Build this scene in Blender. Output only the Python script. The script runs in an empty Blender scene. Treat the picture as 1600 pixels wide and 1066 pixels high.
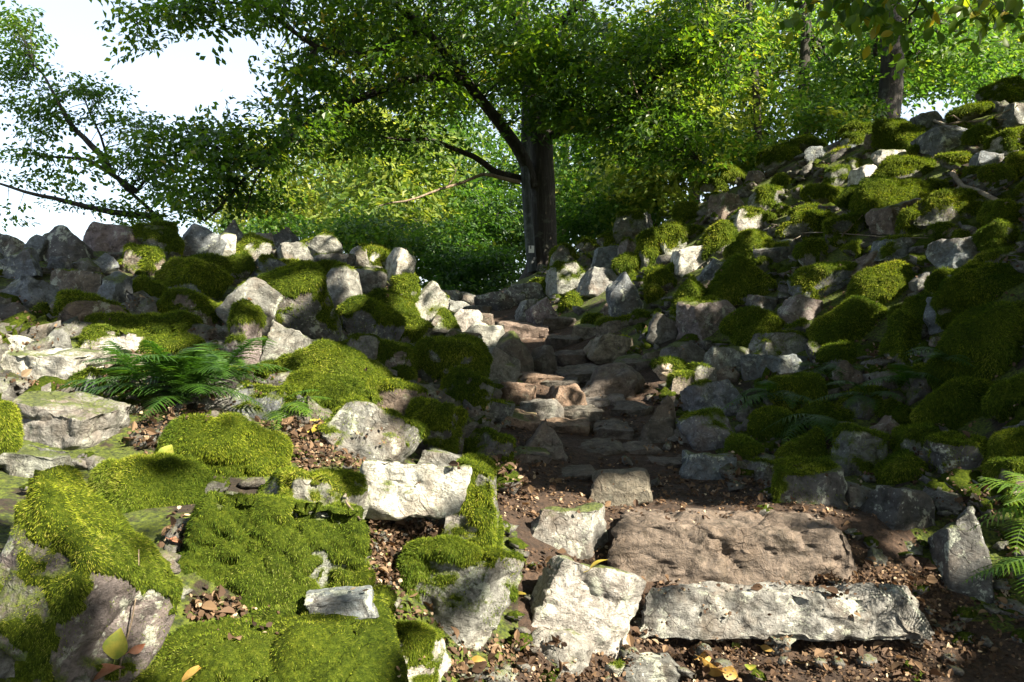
import bpy, math, random
import numpy as np
from mathutils import Vector
random.seed(7)
rng = np.random.default_rng(11)
R = math.radians
scene = bpy.context.scene
C = scene.collection

# ---------------------------------------------------------------- camera, sky, sun, exposure
F = 1244.0            # focal length in pixels of the 1600 px wide photograph
CZ = 1.5              # eye height over the foot of the steps
cam_d = bpy.data.cameras.new("camera"); cam = bpy.data.objects.new("camera", cam_d); C.objects.link(cam)
cam_d.sensor_width = 36; cam_d.lens = 36*F/1600; cam_d.clip_start = .05; cam_d.clip_end = 2000
cam.location = (0, 0, CZ); cam.rotation_euler = (R(90), 0, 0)
scene.camera = cam

SUN_ELEV = 39.0
SUN = np.array([.80, -.60, 0]); SUN = SUN/np.linalg.norm(SUN)*math.cos(R(SUN_ELEV)); SUN[2] = math.sin(R(SUN_ELEV))
world = bpy.data.worlds.new("World"); scene.world = world; world.use_nodes = True
wn = world.node_tree; bg = wn.nodes["Background"]
sky = wn.nodes.new("ShaderNodeTexSky"); sky.sky_type = 'NISHITA'; sky.sun_disc = False
sky.sun_elevation = R(SUN_ELEV); sky.sun_rotation = math.atan2(SUN[0], SUN[1])
sky.air_density = 1.0; sky.dust_density = 2.5; sky.ozone_density = 1.0
# a flat white veil added over the clear sky to brighten it
veil = wn.nodes.new("ShaderNodeMix"); veil.data_type = 'RGBA'; veil.blend_type = 'ADD'; veil.inputs[0].default_value = 1
wn.links.new(sky.outputs[0], veil.inputs[6]); veil.inputs[7].default_value = (2.7, 2.85, 3.05, 1)
wn.links.new(veil.outputs[2], bg.inputs[0]); bg.inputs[1].default_value = 0.050
sun_d = bpy.data.lights.new("sun", 'SUN'); sun_d.energy = 5.0; sun_d.angle = R(.5); sun_d.color = (1, .89, .72)
sun_o = bpy.data.objects.new("sun", sun_d); C.objects.link(sun_o)
sun_o.rotation_euler = Vector(SUN).to_track_quat('Z', 'Y').to_euler(); sun_o.location = (20, -12, 16)
vs = scene.view_settings
vs.view_transform = 'Standard'; vs.look = 'None'; vs.gamma = 1; vs.use_curve_mapping = False; vs.exposure = 2.15
scene.cycles.max_bounces = 7; scene.cycles.diffuse_bounces = 3; scene.cycles.transmission_bounces = 4
scene.cycles.glossy_bounces = 2; scene.cycles.transparent_max_bounces = 4
scene.cycles.use_denoising = True

# ---------------------------------------------------------------- numpy helpers
def unit(a): return a/np.maximum(np.linalg.norm(a, axis=-1, keepdims=True), 1e-9)
def _hash(i, j, k, s):
    n = (i*374761393 + j*668265263 + k*2147483647 + s*1274126177) & 0xffffffff
    n = ((n ^ (n >> 13))*1274126177) & 0xffffffff
    n = (n ^ (n >> 16)) & 0xffff
    return n/32767.5 - 1.0
def vnoise(p, s=0):
    p = np.asarray(p, float); f = np.floor(p); t = p-f; f = f.astype(np.int64); t = t*t*(3-2*t)
    i, j, k = f[..., 0], f[..., 1], f[..., 2]; x, y, z = t[..., 0], t[..., 1], t[..., 2]
    def h(a, b, c): return _hash(i+a, j+b, k+c, s)
    x00 = h(0,0,0)*(1-x)+h(1,0,0)*x; x10 = h(0,1,0)*(1-x)+h(1,1,0)*x
    x01 = h(0,0,1)*(1-x)+h(1,0,1)*x; x11 = h(0,1,1)*(1-x)+h(1,1,1)*x
    return (x00*(1-y)+x10*y)*(1-z)+(x01*(1-y)+x11*y)*z
def fbm(p, octv=3, s=0):
    a = 1.0; o = 0; tot = 0
    for q in range(octv):
        o = o + a*vnoise(np.asarray(p)*(2.03**q)+q*7.3, s+q); tot += a; a *= .5
    return o/tot
def sstep(a, b, x):
    t = np.clip((x-a)/(b-a), 0, 1); return t*t*(3-2*t)

def make_mesh(name, V, F_, mats=(), smooth=True, attr=None):
    """V (n,3); F_ (m,k) one face size; attr: {name: per-vertex float array}"""
    me = bpy.data.meshes.new(name)
    V = np.ascontiguousarray(V, dtype=np.float32); F_ = np.ascontiguousarray(F_, dtype=np.int32)
    me.vertices.add(len(V)); me.vertices.foreach_set("co", V.ravel())
    m, k = F_.shape
    me.loops.add(m*k); me.loops.foreach_set("vertex_index", F_.ravel())
    me.polygons.add(m); me.polygons.foreach_set("loop_start", np.arange(0, m*k, k, dtype=np.int32))
    me.polygons.foreach_set("loop_total", np.full(m, k, dtype=np.int32))
    me.polygons.foreach_set("use_smooth", np.full(m, smooth, dtype=bool))
    for an, av in (attr or {}).items():
        at = me.attributes.new(an, 'FLOAT', 'POINT'); at.data.foreach_set("value", np.ascontiguousarray(av, dtype=np.float32))
    me.update(calc_edges=True)
    for mt in mats: me.materials.append(mt)
    return me
def add(name, me, parent=None, loc=None, label=None, cat=None, group=None, kind=None, color=None):
    o = bpy.data.objects.new(name, me); C.objects.link(o)
    if parent is not None: o.parent = parent
    if loc is not None: o.location = loc
    if label: o["label"] = label
    if cat: o["category"] = cat
    if group: o["group"] = group
    if kind: o["kind"] = kind
    if color is not None: o.color = color
    return o

# ---------------------------------------------------------------- materials
class NT:
    def __init__(s, name):
        s.m = bpy.data.materials.new(name); s.m.use_nodes = True; s.t = s.m.node_tree; s.n = s.t.nodes
        s.b = s.n["Principled BSDF"]; s.out = s.n["Material Output"]
    def node(s, ty, **kw):
        n = s.n.new(ty)
        for k, v in kw.items(): setattr(n, k, v)
        return n
    def link(s, a, b): s.t.links.new(a, b)
    def noise(s, vec, scale, detail=4, rough=.6, dist=0):
        n = s.node("ShaderNodeTexNoise"); n.inputs["Scale"].default_value = scale; n.inputs["Detail"].default_value = detail
        n.inputs["Roughness"].default_value = rough; n.inputs["Distortion"].default_value = dist
        s.link(vec, n.inputs["Vector"]); return n.outputs["Fac"]
    def ramp(s, fac, stops, interp='LINEAR'):
        r = s.node("ShaderNodeValToRGB"); r.color_ramp.interpolation = interp
        e = r.color_ramp.elements
        while len(e) < len(stops): e.new(.5)
        for i, (p, c) in enumerate(stops):
            e[i].position = p; e[i].color = (*c, 1) if not isinstance(c, (int, float)) else (c, c, c, 1)
        s.link(fac, r.inputs[0]); return r.outputs[0]
    def mix(s, fac, a, b, mode='MIX'):
        n = s.node("ShaderNodeMix", data_type='RGBA', blend_type=mode)
        for sock, v in ((n.inputs[0], fac), (n.inputs[6], a), (n.inputs[7], b)):
            if isinstance(v, (int, float)): sock.default_value = v
            elif isinstance(v, tuple): sock.default_value = (*v, 1)
            else: s.link(v, sock)
        return n.outputs[2]
    def math(s, op, a, b=0.0, clamp=False):
        n = s.node("ShaderNodeMath", operation=op, use_clamp=clamp)
        for sock, v in ((n.inputs[0], a), (n.inputs[1], b)):
            if isinstance(v, (int, float)): sock.default_value = v
            else: s.link(v, sock)
        return n.outputs[0]
    def bump(s, h, strength, dist, prev=None):
        n = s.node("ShaderNodeBump"); n.inputs["Strength"].default_value = strength; n.inputs["Distance"].default_value = dist
        s.link(h, n.inputs["Height"])
        if prev is not None: s.link(prev, n.inputs["Normal"])
        return n.outputs[0]

def mat_rock():
    t = NT("quartzite_stone")
    tc = t.node("ShaderNodeTexCoord"); oi = t.node("ShaderNodeObjectInfo"); geo = t.node("ShaderNodeNewGeometry")
    mp = t.node("ShaderNodeVectorMath", operation='ADD'); t.link(tc.outputs["Object"], mp.inputs[0])
    rv = t.node("ShaderNodeVectorMath", operation='SCALE'); rv.inputs[0].default_value = (31.7, 17.1, 53.3)
    t.link(oi.outputs["Random"], rv.inputs["Scale"]); t.link(rv.outputs[0], mp.inputs[1]); P = mp.outputs[0]
    n_big = t.noise(P, 3.5, 5, .65, .4); n_mid = t.noise(P, 14, 6, .7, .6); n_fine = t.noise(P, 75, 5, .7)
    n_lich = t.noise(P, 9, 8, .75, .3)
    base = oi.outputs["Color"]
    la = t.node("ShaderNodeAttribute", attribute_type='OBJECT'); la.attribute_name = "lichen"; lich = t.math('MULTIPLY', la.outputs["Fac"], .75)
    c = t.mix(t.ramp(n_mid, [(.34, 0.0), (.64, 1.0)]), t.mix(1.0, base, (.34, .33, .32), 'MULTIPLY'), base)
    n_gr = t.noise(P, 6, 7, .8, .8)
    c = t.mix(t.math('MULTIPLY', t.ramp(n_gr, [(.52, 0.0), (.60, 1.0)]), .72), c, t.mix(1.0, c, (.30, .31, .27), 'MULTIPLY'))   # dark crusts
    c = t.mix(t.math('MULTIPLY', t.ramp(n_big, [(.50, 0.0), (.66, 1.0)]), .45), c, (.17, .125, .09))      # iron staining
    c = t.mix(t.math('MULTIPLY', t.ramp(n_fine, [(.52, 0.0), (.62, 1.0)]), .45), c, (.055, .052, .05))    # dark mineral specks
    c = t.mix(t.math('MULTIPLY', t.ramp(n_lich, [(.55, 0.0), (.60, 1.0)]), lich), c, (.50, .54, .44))       # pale crust lichen
    sp = t.node("ShaderNodeTexVoronoi"); sp.inputs["Scale"].default_value = 34; t.link(P, sp.inputs["Vector"])
    sp2 = t.math('MULTIPLY', t.ramp(sp.outputs["Distance"], [(.16, 1.0), (.24, 0.0)]), t.ramp(n_mid, [(.50, 0.0), (.58, 1.0)]))
    c = t.mix(t.math('MULTIPLY', sp2, lich), c, (.50, .52, .47))
    # thin green film of algae and young moss beside the cushions
    sep = t.node("ShaderNodeSeparateXYZ"); t.link(geo.outputs["Normal"], sep.inputs[0])
    up = t.math('MULTIPLY_ADD', sep.outputs[2], .22)
    up.node.inputs[2].default_value = -.02
    mv = t.node("ShaderNodeAttribute"); mv.attribute_name = "moss_field"
    film = t.math('ADD', t.math('ADD', t.math('MULTIPLY', n_fine, .5), t.math('MULTIPLY', n_lich, .5)), t.math('ADD', up, t.math('MULTIPLY', mv.outputs["Fac"], .55)))
    c = t.mix(t.math('MULTIPLY', t.ramp(film, [(.60, 0.0), (.80, 1.0)]), .92), c, t.mix(t.ramp(n_fine, [(.4, 0.0), (.6, 1.0)]), (.030, .045, .008), (.095, .12, .022)))
    col_sock = c
    t.b.inputs["Roughness"].default_value = .78; t.b.inputs["Specular IOR Level"].default_value = .35
    w = t.node("ShaderNodeTexWave"); w.inputs["Scale"].default_value = 5; w.inputs["Distortion"].default_value = 9
    w.inputs["Detail"].default_value = 4; w.inputs["Detail Scale"].default_value = 1.6; t.link(P, w.inputs["Vector"])
    crack = t.ramp(w.outputs["Fac"], [(0.0, 0.0), (.07, 1.0)])
    mpb = t.node("ShaderNodeMapping"); mpb.inputs["Scale"].default_value = (3.0, 3.0, 8.5); mpb.inputs["Rotation"].default_value = (.25, .35, 0); t.link(P, mpb.inputs[0])
    bed = t.noise(mpb.outputs[0], 1.6, 6, .72, .5)
    dv = t.node("ShaderNodeVectorMath", operation='ADD'); nv = t.node("ShaderNodeTexNoise"); nv.inputs["Scale"].default_value = 6; t.link(P, nv.inputs["Vector"]); sc_ = t.node("ShaderNodeVectorMath", operation='SCALE'); sc_.inputs["Scale"].default_value = .25
    t.link(nv.outputs["Color"], sc_.inputs[0]); t.link(P, dv.inputs[0]); t.link(sc_.outputs[0], dv.inputs[1])
    vc = t.node("ShaderNodeTexVoronoi", feature='DISTANCE_TO_EDGE'); vc.inputs["Scale"].default_value = 4.2; t.link(dv.outputs[0], vc.inputs["Vector"])
    fis = t.math('MAXIMUM', t.ramp(vc.outputs["Distance"], [(0.0, 0.0), (.016, 1.0)]), t.ramp(n_big, [(.44, 1.0), (.56, 0.0)]))
    c = t.mix(t.math('MULTIPLY', t.ramp(bed, [(.50, 0.0), (.64, 1.0)]), .25), col_sock, t.mix(1.0, col_sock, (.42, .40, .37), 'MULTIPLY'))
    c = t.mix(t.math('SUBTRACT', .5, t.math('MULTIPLY', fis, .5)), c, t.mix(1.0, c, (.25, .22, .18), 'MULTIPLY'))
    t.link(c, t.b.inputs["Base Color"])
    b = t.bump(crack, .15, .010); b = t.bump(bed, 1.0, .020, b); b = t.bump(fis, .6, .010, b); b = t.bump(n_mid, 1.0, .024, b); b = t.bump(n_fine, .8, .006, b)
    t.link(b, t.b.inputs["Normal"])
    return t.m

def leafy(name, cols, trans, rough=.55, tr=.45, spec=.3, attr="tint", patch=None):
    """thin leaf: reflects and lets light through. cols: ramp stops over the per-leaf tint"""
    t = NT(name)
    a = t.node("ShaderNodeAttribute"); a.attribute_name = attr
    c = t.ramp(a.outputs["Fac"], cols)
    if patch:
        geo = t.node("ShaderNodeNewGeometry"); n = t.noise(geo.outputs["Position"], patch[0], 3)
        c = t.mix(t.ramp(n, [(.38, 0.0), (.66, 1.0)]), c, t.mix(1.0, c, patch[1], 'MULTIPLY'))
    t.link(c, t.b.inputs["Base Color"]); t.b.inputs["Roughness"].default_value = rough
    t.b.inputs["Specular IOR Level"].default_value = spec
    tl = t.node("ShaderNodeBsdfTranslucent"); t.link(t.mix(1.0, c, trans, 'MULTIPLY'), tl.inputs[0])
    mx = t.node("ShaderNodeMixShader"); mx.inputs[0].default_value = tr
    t.link(t.b.outputs[0], mx.inputs[1]); t.link(tl.outputs[0], mx.inputs[2]); t.link(mx.outputs[0], t.out.inputs[0])
    return t.m

def mat_soil(name, dark, mid, lite):
    t = NT(name); geo = t.node("ShaderNodeNewGeometry"); P = geo.outputs["Position"]
    n1 = t.noise(P, 1.7, 5, .6); n2 = t.noise(P, 22, 6, .75, .5); n3 = t.noise(P, 90, 4, .8)
    c = t.ramp(n2, [(.3, dark), (.55, mid), (.78, lite)])
    c = t.mix(t.math('MULTIPLY', t.ramp(n1, [(.5, 0.0), (.7, 1.0)]), .5), c, dark)
    v = t.node("ShaderNodeTexVoronoi"); v.inputs["Scale"].default_value = 40; t.link(P, v.inputs["Vector"])
    c = t.mix(.35, c, t.mix(1.0, c, t.ramp(v.outputs["Color"], [(0, .4), (1, 1.8)]), 'MULTIPLY'))
    t.link(c, t.b.inputs["Base Color"]); t.b.inputs["Roughness"].default_value = .95
    b = t.bump(n2, 1.0, .03); b = t.bump(n3, .9, .008, b); b = t.bump(v.outputs["Distance"], .6, .012, b)
    t.link(b, t.b.inputs["Normal"]); return t.m

def mat_forest_floor():
    m = mat_soil("forest_soil", (.010, .008, .005), (.034, .024, .014), (.08, .058, .035)); t = m.node_tree; b = t.nodes["Principled BSDF"]; old = b.inputs["Base Color"].links[0].from_socket
    geo = t.nodes.new("ShaderNodeNewGeometry"); n = t.nodes.new("ShaderNodeTexNoise"); n.inputs["Scale"].default_value = 3.2; n.inputs["Detail"].default_value = 6; n.inputs["Roughness"].default_value = .7
    n2 = t.nodes.new("ShaderNodeTexNoise"); n2.inputs["Scale"].default_value = 60; n2.inputs["Detail"].default_value = 4
    r = t.nodes.new("ShaderNodeValToRGB"); r.color_ramp.elements[0].position = .43; r.color_ramp.elements[1].position = .50
    r2 = t.nodes.new("ShaderNodeValToRGB"); r2.color_ramp.elements[0].color = (.020, .036, .004, 1); r2.color_ramp.elements[1].color = (.13, .17, .012, 1); r2.color_ramp.elements[0].position = .35; r2.color_ramp.elements[1].position = .7
    mx = t.nodes.new("ShaderNodeMix"); mx.data_type = 'RGBA'
    for a, c in ((geo.outputs["Position"], n.inputs["Vector"]), (geo.outputs["Position"], n2.inputs["Vector"]), (n.outputs["Fac"], r.inputs[0]), (n2.outputs["Fac"], r2.inputs[0]), (r.outputs[0], mx.inputs[0]), (old, mx.inputs[6]), (r2.outputs[0], mx.inputs[7]), (mx.outputs[2], b.inputs["Base Color"])): t.links.new(a, c)
    return m
def mat_bark(name, c1, c2, c3, vscale=1.0, lit=(.30, .32, .27)):
    t = NT(name); tc = t.node("ShaderNodeTexCoord"); mp = t.node("ShaderNodeMapping")
    t.link(tc.outputs["Object"], mp.inputs[0]); mp.inputs["Scale"].default_value = (16, 16, 1.5*vscale)
    n1 = t.noise(mp.outputs[0], 1.4, 6, .7, .4); n2 = t.noise(tc.outputs["Object"], 5, 5, .65)
    c = t.ramp(n1, [(.32, c1), (.55, c2), (.75, c3)])
    c = t.mix(t.math('MULTIPLY', t.ramp(n2, [(.55, 0.0), (.64, 1.0)]), .5), c, lit)
    t.link(c, t.b.inputs["Base Color"]); t.b.inputs["Roughness"].default_value = .9
    b = t.bump(n1, 1.0, .05); t.link(b, t.b.inputs["Normal"]); return t.m

M_ROCK = mat_rock()
M_MOSS = leafy("moss", [(0, (.018, .042, .005)), (.42, (.112, .160, .012)), (.8, (.27, .31, .024)), (1, (.34, .32, .07))], (1.25, 1.3, .6), .8, .35, .12, patch=(3.0, (.48, .62, .8)))
M_MOSSBED = None
def mat_mossbed():
    t = NT("moss_cushion"); geo = t.node("ShaderNodeNewGeometry"); P = geo.outputs["Position"]
    n1 = t.noise(P, 2.2, 3); n2 = t.noise(P, 55, 6, .8); n3 = t.noise(P, 160, 3, .8)
    c = t.ramp(n2, [(.32, (.018, .032, .004)), (.5, (.066, .095, .008)), (.7, (.16, .19, .018))])
    c = t.mix(t.ramp(n1, [(.38, 0.0), (.66, 1.0)]), c, t.mix(1.0, c, (.66, .74, .8), 'MULTIPLY'))
    t.link(c, t.b.inputs["Base Color"]); t.b.inputs["Roughness"].default_value = 1; t.b.inputs["Specular IOR Level"].default_value = .1
    b = t.bump(n2, 1.0, .03); b = t.bump(n3, 1.0, .01, b); t.link(b, t.b.inputs["Normal"]); return t.m
M_MOSSBED = mat_mossbed()
M_PATH = mat_soil("trodden_path_soil", (.018, .011, .007), (.060, .036, .022), (.15, .098, .062))
M_GROUND = mat_forest_floor()
M_LITTER = leafy("dead_leaf", [(0, (.025, .016, .011)), (.45, (.085, .053, .033)), (.8, (.21, .14, .082)), (1, (.44, .36, .25))], (1, .75, .5), .7, .25, .2)
M_BEECH = leafy("beech_leaf", [(0, (.018, .048, .012)), (.5, (.052, .110, .014)), (.9, (.14, .20, .018)), (1, (.24, .20, .02))], (2.6, 2.5, .9), .4, .52, .5)
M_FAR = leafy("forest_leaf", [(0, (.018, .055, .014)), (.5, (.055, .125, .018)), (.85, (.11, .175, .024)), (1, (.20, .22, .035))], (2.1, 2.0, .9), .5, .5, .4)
M_FAR_PAINTED_SUN = leafy("forest_leaf_painted_sun", [(0, (.025, .07, .014)), (.5, (.085, .145, .022)), (1, (.22, .26, .05))], (2.2, 2.0, 1.0), .5, .5, .4)  # brighter copy of the forest leaf, sunlight put into its colour
M_FERN = leafy("fern_leaf", [(0, (.018, .052, .010)), (.6, (.045, .108, .012)), (1, (.12, .20, .020))], (1.8, 2.0, .9), .45, .35, .4)
M_BARK = mat_bark("beech_bark", (.012, .010, .008), (.032, .027, .022), (.075, .066, .055), lit=(.10, .11, .085))
M_GREYBARK = mat_bark("smooth_grey_bark", (.025, .030, .033), (.06, .07, .078), (.12, .14, .15), .5, (.17, .20, .20))
M_TWIG = mat_bark("dead_twig", (.12, .09, .06), (.26, .20, .14), (.42, .35, .26))

# ---------------------------------------------------------------- the ground, a smooth surface through surveyed points
def P3(px, py, d): return ((px-800)/F*d, d, CZ + (533-py)/F*d)
PIX = """
1150 1066 3.1;1300 1066 3.1;1000 1066 3.1;1450 1066 3.15;1200 1004 3.35;1050 1004 3.35;1400 1000 3.4;1200 945 3.58;1350 938 3.62;1100 945 3.58;1450 900 3.8
1150 798 4.12;1000 800 4.1;1300 798 4.15;1000 770 4.5;1250 775 4.4;950 700 5.3;880 650 6.1;930 600 7.2;900 555 8.5;850 530 9.6;790 505 11;740 485 12;750 470 13.2
1050 660 5.9;1100 720 5.2;1250 740 4.9;1400 760 4.6;1550 740 4.3;1600 900 3.8;1520 990 3.5;1150 600 6.6;1300 640 5.8;1500 640 5.2;1600 600 4.9
1100 500 8.0;1250 500 7.2;1400 500 6.5;1600 450 5.5;1000 450 10.2;1100 400 10;1250 400 8.3;1400 400 7.2;1600 360 6.4;900 420 13;880 402 15;1000 365 14
1100 312 13;1250 325 10.5;1400 305 9;1600 275 8;1200 268 12.5;1320 212 11.5;1450 188 10.8;1600 156 10
600 1066 2.5;400 1120 2.1;100 1120 1.75;0 950 1.95;300 820 2.6;100 800 2.6;450 820 2.75;600 860 3.0;700 930 2.95;780 970 3.1;900 970 3.2;860 860 3.7;660 790 3.4;750 770 3.9
550 705 3.7;350 725 3.2;100 700 3.2;250 660 3.6;50 580 3.9;300 590 4.2;600 660 4.3;700 670 4.8;770 690 5.0;500 580 4.9;650 610 5.3;740 610 6.2;780 575 7.2
400 510 5.4;200 510 4.9;30 490 4.8;550 490 6.8;650 520 7.6;700 520 8.9;300 440 6.2;100 430 5.8;450 440 6.9;580 430 8.3;660 470 9.4;720 492 11
10 397 6.8;150 382 6.8;300 382 7.2;430 392 7.8;530 400 8.8;610 418 9.8;650 455 10.3;690 478 11.8
"""
cps = [P3(*map(float, q.split())) for ln in PIX.strip().splitlines() for q in ln.split(';')]
cps += [(6,13,4.2),(9,12,4.9),(12,10,5.4),(5,18,3.4),(10,20,3.6),(2,19,2.7),(9,8.5,4.6),(5,3,1.5),(8,2,2.2),(10,6,3.9),(6,6,2.9),(4,2.2,1.1),(5,0,.8),(9,-3,1.5),
        (0,-4,0),(3,-4,.3),(-4,-3,.6),(0,0,.05),(1,1.5,.08),(2.2,2.2,.15),(-1.2,0,.4),(-2.4,1,1.0),
        (-4.6,9,1.9),(-3,10.8,1.8),(-8,9,1.9),(-1.3,13,1.9),(-3,16,.9),(-10,15,.3),(-6,4,2.1),(-6,6,2.3),(-5,2.5,1.7),(-6,0,1.5),(-12,4,1.5),
        (-.6,15,2.2),(-.5,18,1.9),(0,24,.8),(-8,24,-1.2),(8,27,3),(16,18,5),(16,6,5),(16,-4,3),(-16,-4,1.5),(-16,12,-.5),(-16,26,-3),(16,30,3.5),(0,31,-.3)]
cps = np.array(cps)
def _tps(r2): return np.where(r2 > 1e-12, r2*np.log(np.maximum(r2, 1e-12)), 0)
_n = len(cps); _A = np.zeros((_n+3, _n+3)); _xy = cps[:, :2]
_A[:_n, :_n] = _tps(((_xy[:, None]-_xy[None])**2).sum(-1)) + np.eye(_n)*.04
_A[:_n, _n:] = np.c_[np.ones(_n), _xy]; _A[_n:, :_n] = _A[:_n, _n:].T
_w = np.linalg.solve(_A, np.r_[cps[:, 2], 0, 0, 0])
def _eval(x, y):
    q = np.c_[x.ravel(), y.ravel()]; out = np.empty(len(q))
    for i in range(0, len(q), 20000):
        s = q[i:i+20000]; out[i:i+20000] = _tps(((s[:, None]-_xy[None])**2).sum(-1)) @ _w[:_n] + np.c_[np.ones(len(s)), s] @ _w[_n:]
    return out.reshape(x.shape)
GX = np.arange(-16, 16.01, .1); GY = np.arange(-4, 30.01, .1)
_gx, _gy = np.meshgrid(GX, GY); HG = _eval(_gx, _gy)
def H(x, y):
    x = np.asarray(x, float); y = np.asarray(y, float)
    cx = np.clip(x, -15.99, 15.99); cy = np.clip(y, -3.99, 29.99)
    u = (cx+16)/.1; v = (cy+4)/.1; i = np.floor(u).astype(int); j = np.floor(v).astype(int); fu = u-i; fv = v-j
    h = (HG[j, i]*(1-fu)+HG[j, i+1]*fu)*(1-fv)+(HG[j+1, i]*(1-fu)+HG[j+1, i+1]*fu)*fv
    far = np.hypot(x-cx, y-cy)
    side = np.clip((x+10)/50, 0, 1)
    return h + far*(-.30 + .34*side)*np.exp(-far/160)
TS = np.r_[np.arange(.6, 20, .03), np.arange(20, 60, .2)]
def hit(px, py):
    """where the sight line through a pixel meets the ground (or passes it closest)"""
    px = np.atleast_1d(np.asarray(px, float)); py = np.atleast_1d(np.asarray(py, float))
    dx = (px-800)/F; dz = (533-py)/F; t = TS[None]; Z = CZ+dz[:, None]*t
    g = Z-H(dx[:, None]*t, np.broadcast_to(t, Z.shape))
    below = g < 0; any_ = below.any(1); k = np.where(any_, below.argmax(1), (np.where(t < 17, g, 99)/t).argmin(1))
    tt = TS[k]; return np.c_[dx*tt, tt, CZ+dz*tt], any_

# path corridor (centre x and half width by distance)
PY_ = np.array([-4, 2.5, 3.4, 4.2, 5.0, 6.0, 7.2, 8.5, 9.6, 11, 12.3, 13.5, 16, 22, 31])
PXC = np.array([.8, 1.1, 1.15, .9, .75, .52, .75, .7, .45, .0, -.5, -.6, -.7, -1.5, -4])
PHW = np.array([1.2, 1.15, 1.05, 1.1, .85, .62, .6, .55, .5, .5, .5, .6, .8, .8, .8])
def on_path(x, y): return np.abs(x-np.interp(y, PY_, PXC)) < np.interp(y, PY_, PHW)

def build_ground():
    def axis(a, b, s, lim):
        v = list(np.arange(a, b+s/2, s)); st = s; e = v[-1]
        while e < lim: st *= 1.18; e += st; v.append(e)
        st = s; e = v[0]
        while e > -lim: st *= 1.18; e -= st; v.insert(0, e)
        return np.array(v)
    xs = axis(-5.5, 7.5, .085, 900); ys = axis(.8, 14, .085, 900)
    X, Y = np.meshgrid(xs, ys); Z = H(X, Y)
    P = np.stack([X, Y, np.zeros_like(X)], -1)
    near = np.exp(-(np.maximum(np.abs(X)-7, 0)+np.maximum(np.abs(Y-8)-9, 0))/4)
    Z = Z + near*(fbm(P*6, 4, 3)*.035 + fbm(P*1.3, 2, 9)*.03) - .03
    V = np.stack([X, Y, Z], -1).reshape(-1, 3); ny, nx = X.shape
    i = (np.arange(ny-1)[:, None]*nx+np.arange(nx-1)[None]).ravel(); Q = np.c_[i, i+1, i+nx+1, i+nx]
    cc = V[Q].mean(1); m = on_path(cc[:, 0]+.10*vnoise(cc*5), cc[:, 1]) & (cc[:, 1] < 30) & (cc[:, 1] > -4)
    for nm, sel, mt in (("ground", ~m, M_GROUND), ("path", m, M_PATH)):
        q = Q[sel]; u, inv = np.unique(q, return_inverse=True)
        add(nm, make_mesh(nm, V[u], inv.reshape(q.shape), [mt]), kind="structure")
build_ground()

# ---------------------------------------------------------------- rocks
_cube = {}
def cube_sphere(n):
    if n in _cube: return _cube[n]
    a = np.tan(np.linspace(-math.pi/4, math.pi/4, n+1)); U, Vv = np.meshgrid(a, a); o = np.ones_like(U)
    Vs, Fs = [], []; idx = np.arange((n+1)**2).reshape(n+1, n+1)
    q = np.stack([idx[:-1, :-1], idx[:-1, 1:], idx[1:, 1:], idx[1:, :-1]], -1).reshape(-1, 4)
    for k, (x, y, z) in enumerate(((o, U, Vv), (-o, -U, Vv), (-U, o, Vv), (U, -o, Vv), (U, Vv, o), (-U, Vv, -o))):
        Vs.append(np.stack([x, y, z], -1).reshape(-1, 3)); Fs.append(q+k*(n+1)**2)
    V = np.concatenate(Vs); Fq = np.concatenate(Fs); V = unit(V)
    key = np.round(V*1e5).astype(np.int64); _, first, inv = np.unique(key, axis=0, return_index=True, return_inverse=True)
    _cube[n] = (V[first], inv.ravel()[Fq]); return _cube[n]
def vnormals(V, Q):
    fn = np.cross(V[Q[:, 2]]-V[Q[:, 0]], V[Q[:, 3]]-V[Q[:, 1]]); N = np.zeros_like(V)
    for k in range(4): np.add.at(N, Q[:, k], fn)
    return unit(N)
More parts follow.
